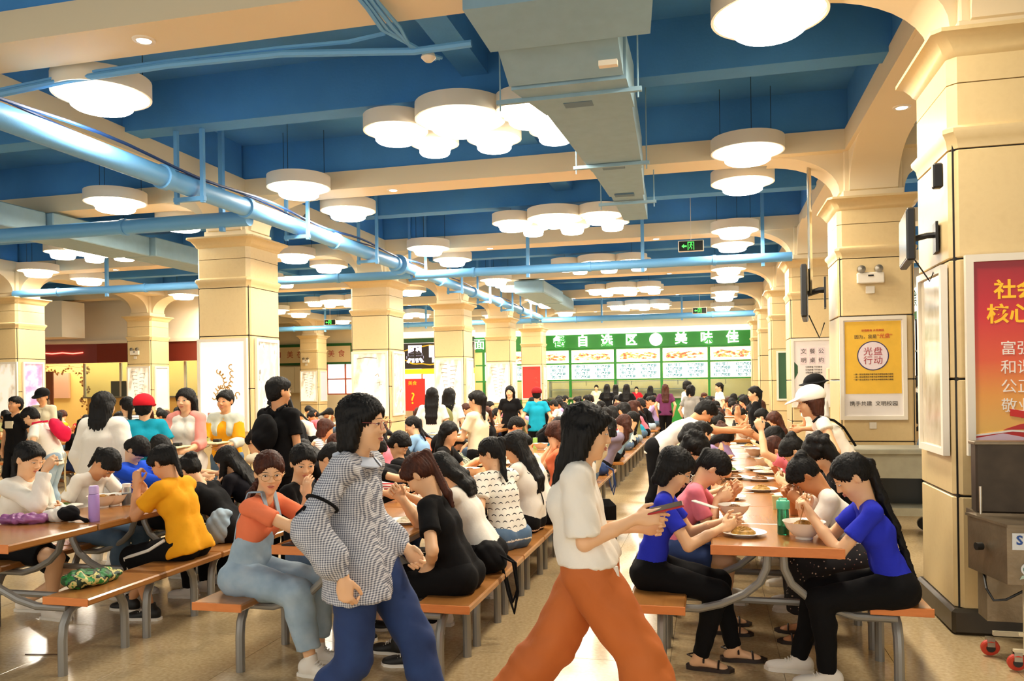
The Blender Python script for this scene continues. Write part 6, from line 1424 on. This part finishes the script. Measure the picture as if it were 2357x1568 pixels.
# ------------------------------------------------------------------ things on tables, benches and floor
CHINA = mat('white_china', '#f4efe4', .25); SOUP = mat('soup', '#b8662e', .25, var=.3, vscale=50); NOOD = mat('fried_noodles', '#b98a3c', .5, var=.45, vscale=60)
TABZ = .7505
def onz(px, py, z=TABZ): return Vector(atZ(px, py, z))
PLATE = MB().lathe([(0, .0), (.07, .0), (.075, .006), (.12, .018), (.128, .022), (.12, .023), (.074, .012), (0, .01)], n=28, cap=False).mesh('plate', CHINA)
BOWL = MB().lathe([(0, 0), (.045, 0), (.045, .012), (.06, .022), (.09, .055), (.108, .09), (.112, .094), (.104, .09), (.085, .056), (.05, .03), (0, .026)], n=28, cap=False).mesh('bowl', CHINA)
def food_mesh(r, h, seed, m, strands=26):
    rr = random.Random(seed); b = MB()
    b.lathe([(0, 0), (r*.95, 0), (r*.8, h*.5), (r*.4, h*.85), (0, h*.9)], n=14, cap=False)
    for i in range(strands):
        a = rr.uniform(0, 6.28); q = rr.uniform(0, r*.8); pts = []
        for k in range(5):
            a += rr.uniform(.2, .7); q = min(r*.9, max(0, q+rr.uniform(-.02, .02))); pts.append((q*cos(a), q*sin(a), h*(1-(q/r)**2)*.95+rr.uniform(0, .006)))
        b.tube(pts, .0028, 4)
    return b.mesh('food', m)
FOODS = [food_mesh(.075, .035, 1, NOOD), food_mesh(.07, .03, 2, mat('stir_fry', '#8a5a24', .45, var=.5, vscale=70)), food_mesh(.06, .03, 3, mat('green_veg', '#5f7a2c', .45, var=.5, vscale=60)), food_mesh(.07, .028, 4, mat('rice_food', '#e9dfc4', .6, var=.15, vscale=80))]
LIQ = MB().lathe([(0, .07), (.094, .07), (.094, .066), (0, .066)], n=24, cap=False).mesh('soup', SOUP)
def plate(loc, lab, f=0, s=1., group=None):
    e = empty('plate', loc, 0, lab, 'plate', group); e.scale = (s,)*3
    ob('dish', PLATE, e); o = ob('food', FOODS[f], e); o.location = (0, 0, .01); o['kind'] = 'stuff'; return e
def bowl(loc, lab, f=None, s=1., group=None):
    e = empty('bowl', loc, 0, lab, 'bowl', group); e.scale = (s,)*3
    ob('dish', BOWL, e); ob('soup', LIQ, e)
    if f is not None: o = ob('food', FOODS[f], e); o.location = (0, 0, .06); o['kind'] = 'stuff'
    return e
plate(onz(1711, 1232), 'white plate of fried noodles at the near end of the right table', 0)
bowl(onz(1851, 1240), 'white bowl of soup before the person with very long ponytail', 0, 1.02)
bt = empty('water_bottle', onz(1803, 1230), 0, 'tall clear green water bottle with teal lid on the right table', 'bottle')
GB = mat('green_bottle_plastic', '#2fae7a', .1, trans=.75); TL = mat('teal_lid', '#58c8a0', .35)
MB().lathe([(0, 0), (.03, 0), (.033, .006), (.032, .13), (.03, .145), (0, .145)], n=20, cap=False).build('bottle_body', GB, bt)
MB().lathe([(.0, .145), (.036, .145), (.037, .15), (.037, .185), (.034, .19), (0, .19)], n=20, cap=False).build('lid', TL, bt); MB().tube([(-.02, 0, .19), (-.02, 0, .2), (.02, 0, .2), (.02, 0, .19)], .005, 6).build('carry_loop', TL, bt)
MB().lathe([(0, .004), (.026, .004), (.026, .05), (0, .05)], n=16, cap=False).build('tea', mat('tea_green', '#2f8a5a', .2), bt)
c = MB().lathe([(0, 0), (.024, 0), (.032, .09), (.033, .09), (.029, .088), (0, .085)], n=18, cap=False).build('paper_cup', mat('pale_green_cup', '#cfd8a0', .5), None, loc=onz(1788, 1172)); tag(c, 'pale green paper cup behind the green bottle', 'cup')
bowl(onz(1690, 1192), 'shallow glass bowl of soup next to the pink tee', 1, .9)
plate(onz(1678, 1148), 'plate of rice under the face of the pink tee', 3, .95)
for px, py, f, lab in ((1752, 1130, 0, 'plate of noodles in the middle of the right table, nearer one'), (1748, 1106, 1, 'plate of stir fry just behind the noodles on the right table'), (1822, 1145, 2, 'plate of greens before the floral skirt'), (1745, 1082, 3, 'plate with white scraps further back on the right table'), (1690, 1102, 1, 'brown plate by the wavy black hair, right table')):
    plate(onz(px, py), lab, f)
bowl(onz(1738, 1052), 'cream bowl before the person resting forehead on hand', None)
p = MB().box((-.17, -.12, 0), (.17, .12, .002)).build('leaflet', mat('pink_paper', '#e6b4a6', .6), None, smooth=False, loc=onz(1712, 1030)); tag(p, 'pink paper leaflet lying on the right table', 'paper')
p = MB().box((-.13, -.1, 0), (.13, .1, .012)).build('notebook', CHINA, None, smooth=False, loc=onz(1672, 1022)); tag(p, 'white open notebook on the right table beside the pink leaflet', 'notebook')
k = MB().lathe([(0, 0), (.03, 0), (.03, .17), (.014, .2), (.014, .23), (0, .23)], n=16, cap=False).build('bottle', DARK, None, loc=onz(1690, 1000)); tag(k, 'black bottle standing far back on the right table', 'bottle')
ph = MB().cbox((-.035, -.07, 0), (.035, .07, .008), .003).build('phone', CHINA, None); ph.location = onz(1622, 1163, .93); ph.rotation_euler = (.25, .1, 1.3); tag(ph, 'white phone in the hand of the person in pink tee', 'phone')
bowl(onz(712, 1243), 'large white bowl at the near end of the middle table', 1, 1.0)
cs = MB(); cs.tube([(0, 0, 0), (-.03, .02, .14)], .003, 5); cs.tube([(.02, 0, 0), (-.01, .02, .14)], .003, 5); o = cs.build('chopsticks', CH, None, loc=onz(716, 1243)+Vector((0, 0, .06))); tag(o, 'chopsticks standing in the bowl at the near end of the middle table', 'chopsticks')
ph = MB().cbox((-.08, -.06, 0), (.11, .07, .008), .003).build('phone', DARK, None, loc=onz(708, 1246)); ph.location.z = TABZ; ph.location.x += .0; ph.location.y -= .09; tag(ph, 'black phone lying before the bowl on the middle table', 'phone')
# left table
LIL = mat('lilac_plastic', '#b592d8', .35)
b = empty('water_bottle', onz(217, 1200), 0, 'tall lilac vacuum bottle standing on the left table', 'bottle')
MB().lathe([(0, 0), (.032, 0), (.034, .004), (.034, .17), (.031, .178), (.03, .18), (0, .18)], n=20, cap=False).build('bottle_body', LIL, b); MB().lathe([(0, .182), (.031, .182), (.031, .225), (.027, .235), (0, .236)], n=20, cap=False).build('cap', mat('lilac_cap', '#c9aee6', .35), b)
j = empty('jar', onz(292, 1162), 0, 'clear glass drinking jar with white drink beside the yellow tee', 'jar')
MB().lathe([(0, 0), (.032, 0), (.034, .01), (.034, .12), (.028, .135), (0, .135)], n=18, cap=False).build('glass_body', mat('clear_plastic', '#dfe6ea', .08, trans=.85), j); MB().lathe([(0, .004), (.03, .004), (.03, .085), (0, .085)], n=16, cap=False).build('milk_drink', CHINA, j); MB().lathe([(0, .135), (.03, .135), (.03, .16), (0, .162)], n=18, cap=False).build('lid', CHINA, j)
plate(onz(150, 1170), 'pale plate before the white blouse on the left table', 2, .95); bowl(onz(236, 1168), 'yellowish bowl of noodles under the bent white tee, left table', 0, .95); plate(onz(322, 1155), 'white plate beside the glass jar on the left table', 3, .8)
o = ob('umbrella', sdf_mesh('umbrella', [E_((0, 0, .03), (.13, .07, .03)), E_((.09, .03, .03), (.07, .06, .03)), E_((-.1, .0, .025), (.08, .05, .025)), ('h', V(0, 0, .001), V(0, 0, -1))], .007, mat_ramp('purple_umbrella_cloth', [(0, '#4a3048'), (.5, '#9a5a94'), (1, '#c084b8')], scale=12, rough=.4), fold=.012, ffreq=70), None, onz(52, 1205)); tag(o, 'folded mauve umbrella lying on the left table edge', 'umbrella')
o = ob('cloth_bag', sdf_mesh('cloth_bag', [E_((-.05, 0, .04), (.1, .07, .045)), E_((.02, .01, .06), (.06, .06, .05)), ('h', V(0, 0, .001), V(0, 0, -1))], .007, WT, fold=.01, ffreq=60), None, onz(145, 1200)); tag(o, 'crumpled white cloth bag on the left table', 'bag')
q = ob('black_flap', sdf_mesh('black_flap', [E_((.06, -.015, .055), (.075, .06, .05)), C((.11, 0, .03), (.2, -.02, .01), .012), ('h', V(0, 0, .001), V(0, 0, -1))], .007, BK, fold=.006, ffreq=60), o)
bz = .4405
o = ob('printed_bag', sdf_mesh('printed_bag', [E_((0, 0, .04), (.11, .16, .045)), E_((-.02, -.08, .05), (.09, .09, .05)), E_((.02, .1, .03), (.08, .12, .035)), ('h', V(0, 0, .001), V(0, 0, -1))], .008, CAMOG, fold=.009, ffreq=55), None, onz(208, 1345, bz)); tag(o, 'crumpled green and yellow printed cloth bag on the front end of the left bench', 'bag')
o = ob('denim_bag', sdf_mesh('denim_bag', [E_((0, 0, .11), (.1, .1, .13)), E_((.02, .02, .22), (.07, .07, .04)), ('h', V(0, 0, .001), V(0, 0, -1))], .01, DEN, fold=.009), None, onz(505, 1250, bz)); tag(o, 'pale denim bag standing on the left row bench behind the yellow tee', 'bag')
o = ob('plastic_bag', sdf_mesh('plastic_bag', [E_((0, 0, .06), (.08, .1, .07)), E_((-.02, .0, .13), (.04, .04, .05)), ('h', V(0, 0, .001), V(0, 0, -1))], .01, mat('thin_white_plastic', '#f6f2ea', .3), fold=.01, ffreq=70), None, (-.40, 5.15, bz)); tag(o, 'white plastic bag on the left bench behind the blue tee with glasses', 'bag')
def bench_bag(loc, lab, m, sc=1.):
    e = ob('backpack', sdf_mesh('backpack', [E_((0, 0, .1*sc), (.11*sc, .12*sc, .12*sc)), E_((.06*sc, 0, .08*sc), (.07*sc, .09*sc, .07*sc)), ('h', V(0, 0, .001), V(0, 0, -1))], .011, m, fold=.006), None, loc); tag(e, lab, 'bag')
    MB().tube([(.08, -.04, .12), (.17, -.05, .08), (.2, -.05, -.1), (.17, -.03, -.24), (.13, -.02, -.12), (.09, 0, .04)], .009, 6).build('strap', m, e)
    MB().tube([(.08, .04, .12), (.16, .06, .05), (.17, .06, -.12), (.14, .05, -.2), (.1, .04, -.02)], .009, 6).build('strap', m, e); return e
bench_bag((-1.37, 4.86, bz), 'black backpack with straps hanging off the middle right bench, near end', BK, .9)
bench_bag((-1.34, 6.62, bz), 'black shoulder bag hanging off the middle right bench further back', BK, .7)
o = ob('plastic_bag', sdf_mesh('plastic_bag', [E_((0, 0, .07), (.08, .09, .08)), E_((0, .0, .15), (.035, .03, .04)), ('h', V(0, 0, .001), V(0, 0, -1))], .01, mat('thin_white_plastic'), fold=.01, ffreq=70), None, (-1.42, 7.25, bz)); tag(o, 'white plastic bag on the middle right bench behind the plain white tee', 'bag')
bench_bag((-1.38, 10.2, bz), 'dark denim bag on the middle right bench beside the cream sleeves', NAVY, .8)
o = MB().tube([(0, 0, .004), (.27, .05, .004)], .0035, 6).build('chopstick', mat('dark_stick', '#5a4026', .6), None, loc=Vector(atZ(58, 1508, 0))); tag(o, 'single dark stick lying on the floor at the lower left', 'stick')
# green cup and trays on the middle table behind the blouse
c = MB().lathe([(0, 0), (.03, 0), (.033, .14), (0, .14)], n=16, cap=False).build('drink_cup', mat('light_green_drink', '#9ad06a', .25), None, loc=onz(1232, 1032)); tag(c, 'light green drink cup on the middle table', 'cup')
# generic dishes along the rows
rg = random.Random(23); dishes = []
for k in ('R', 'M', 'L'):
    y = {'R': 7.9, 'M': 4.75, 'L': 5.2}[k]; n = 0
    while y < 16.5:
        t_ = (y-TY[k]) % (7.9)
        if t_ > 6.85: y += .3; continue
        for sgn in (-1, 1):
            if rg.random() < .35: continue
            n += 1; x = TX[k]+sgn*.17+rg.uniform(-.03, .03); yy = y+rg.uniform(-.1, .1)
            lab = '%s dish from the front, %s side of the %s tables' % (ORD[n-1], 'left' if sgn < 0 else 'right', TN[k])
            if rg.random() < .5: plate((x, yy, TABZ), 'plate of food, '+lab, rg.randrange(4), .95, 'dishes on the %s tables' % TN[k])
            else: bowl((x, yy, TABZ), 'white bowl, '+lab, rg.choice([None, 0, 1]), .9, 'dishes on the %s tables' % TN[k])
        y += .62
# ------------------------------------------------------------------ lettering becomes plain mesh objects
dg = bpy.context.evaluated_depsgraph_get()
for o in [o for o in bpy.data.objects if o.type == 'FONT']:
    me = bpy.data.meshes.new_from_object(o.evaluated_get(dg)); me.name = 'lettering'
    n = bpy.data.objects.new(o.name, me); COL.objects.link(n); n.parent = o.parent; n.location = o.location; n.rotation_euler = o.rotation_euler; n.scale = o.scale
    nm = o.name; bpy.data.objects.remove(o); n.name = nm
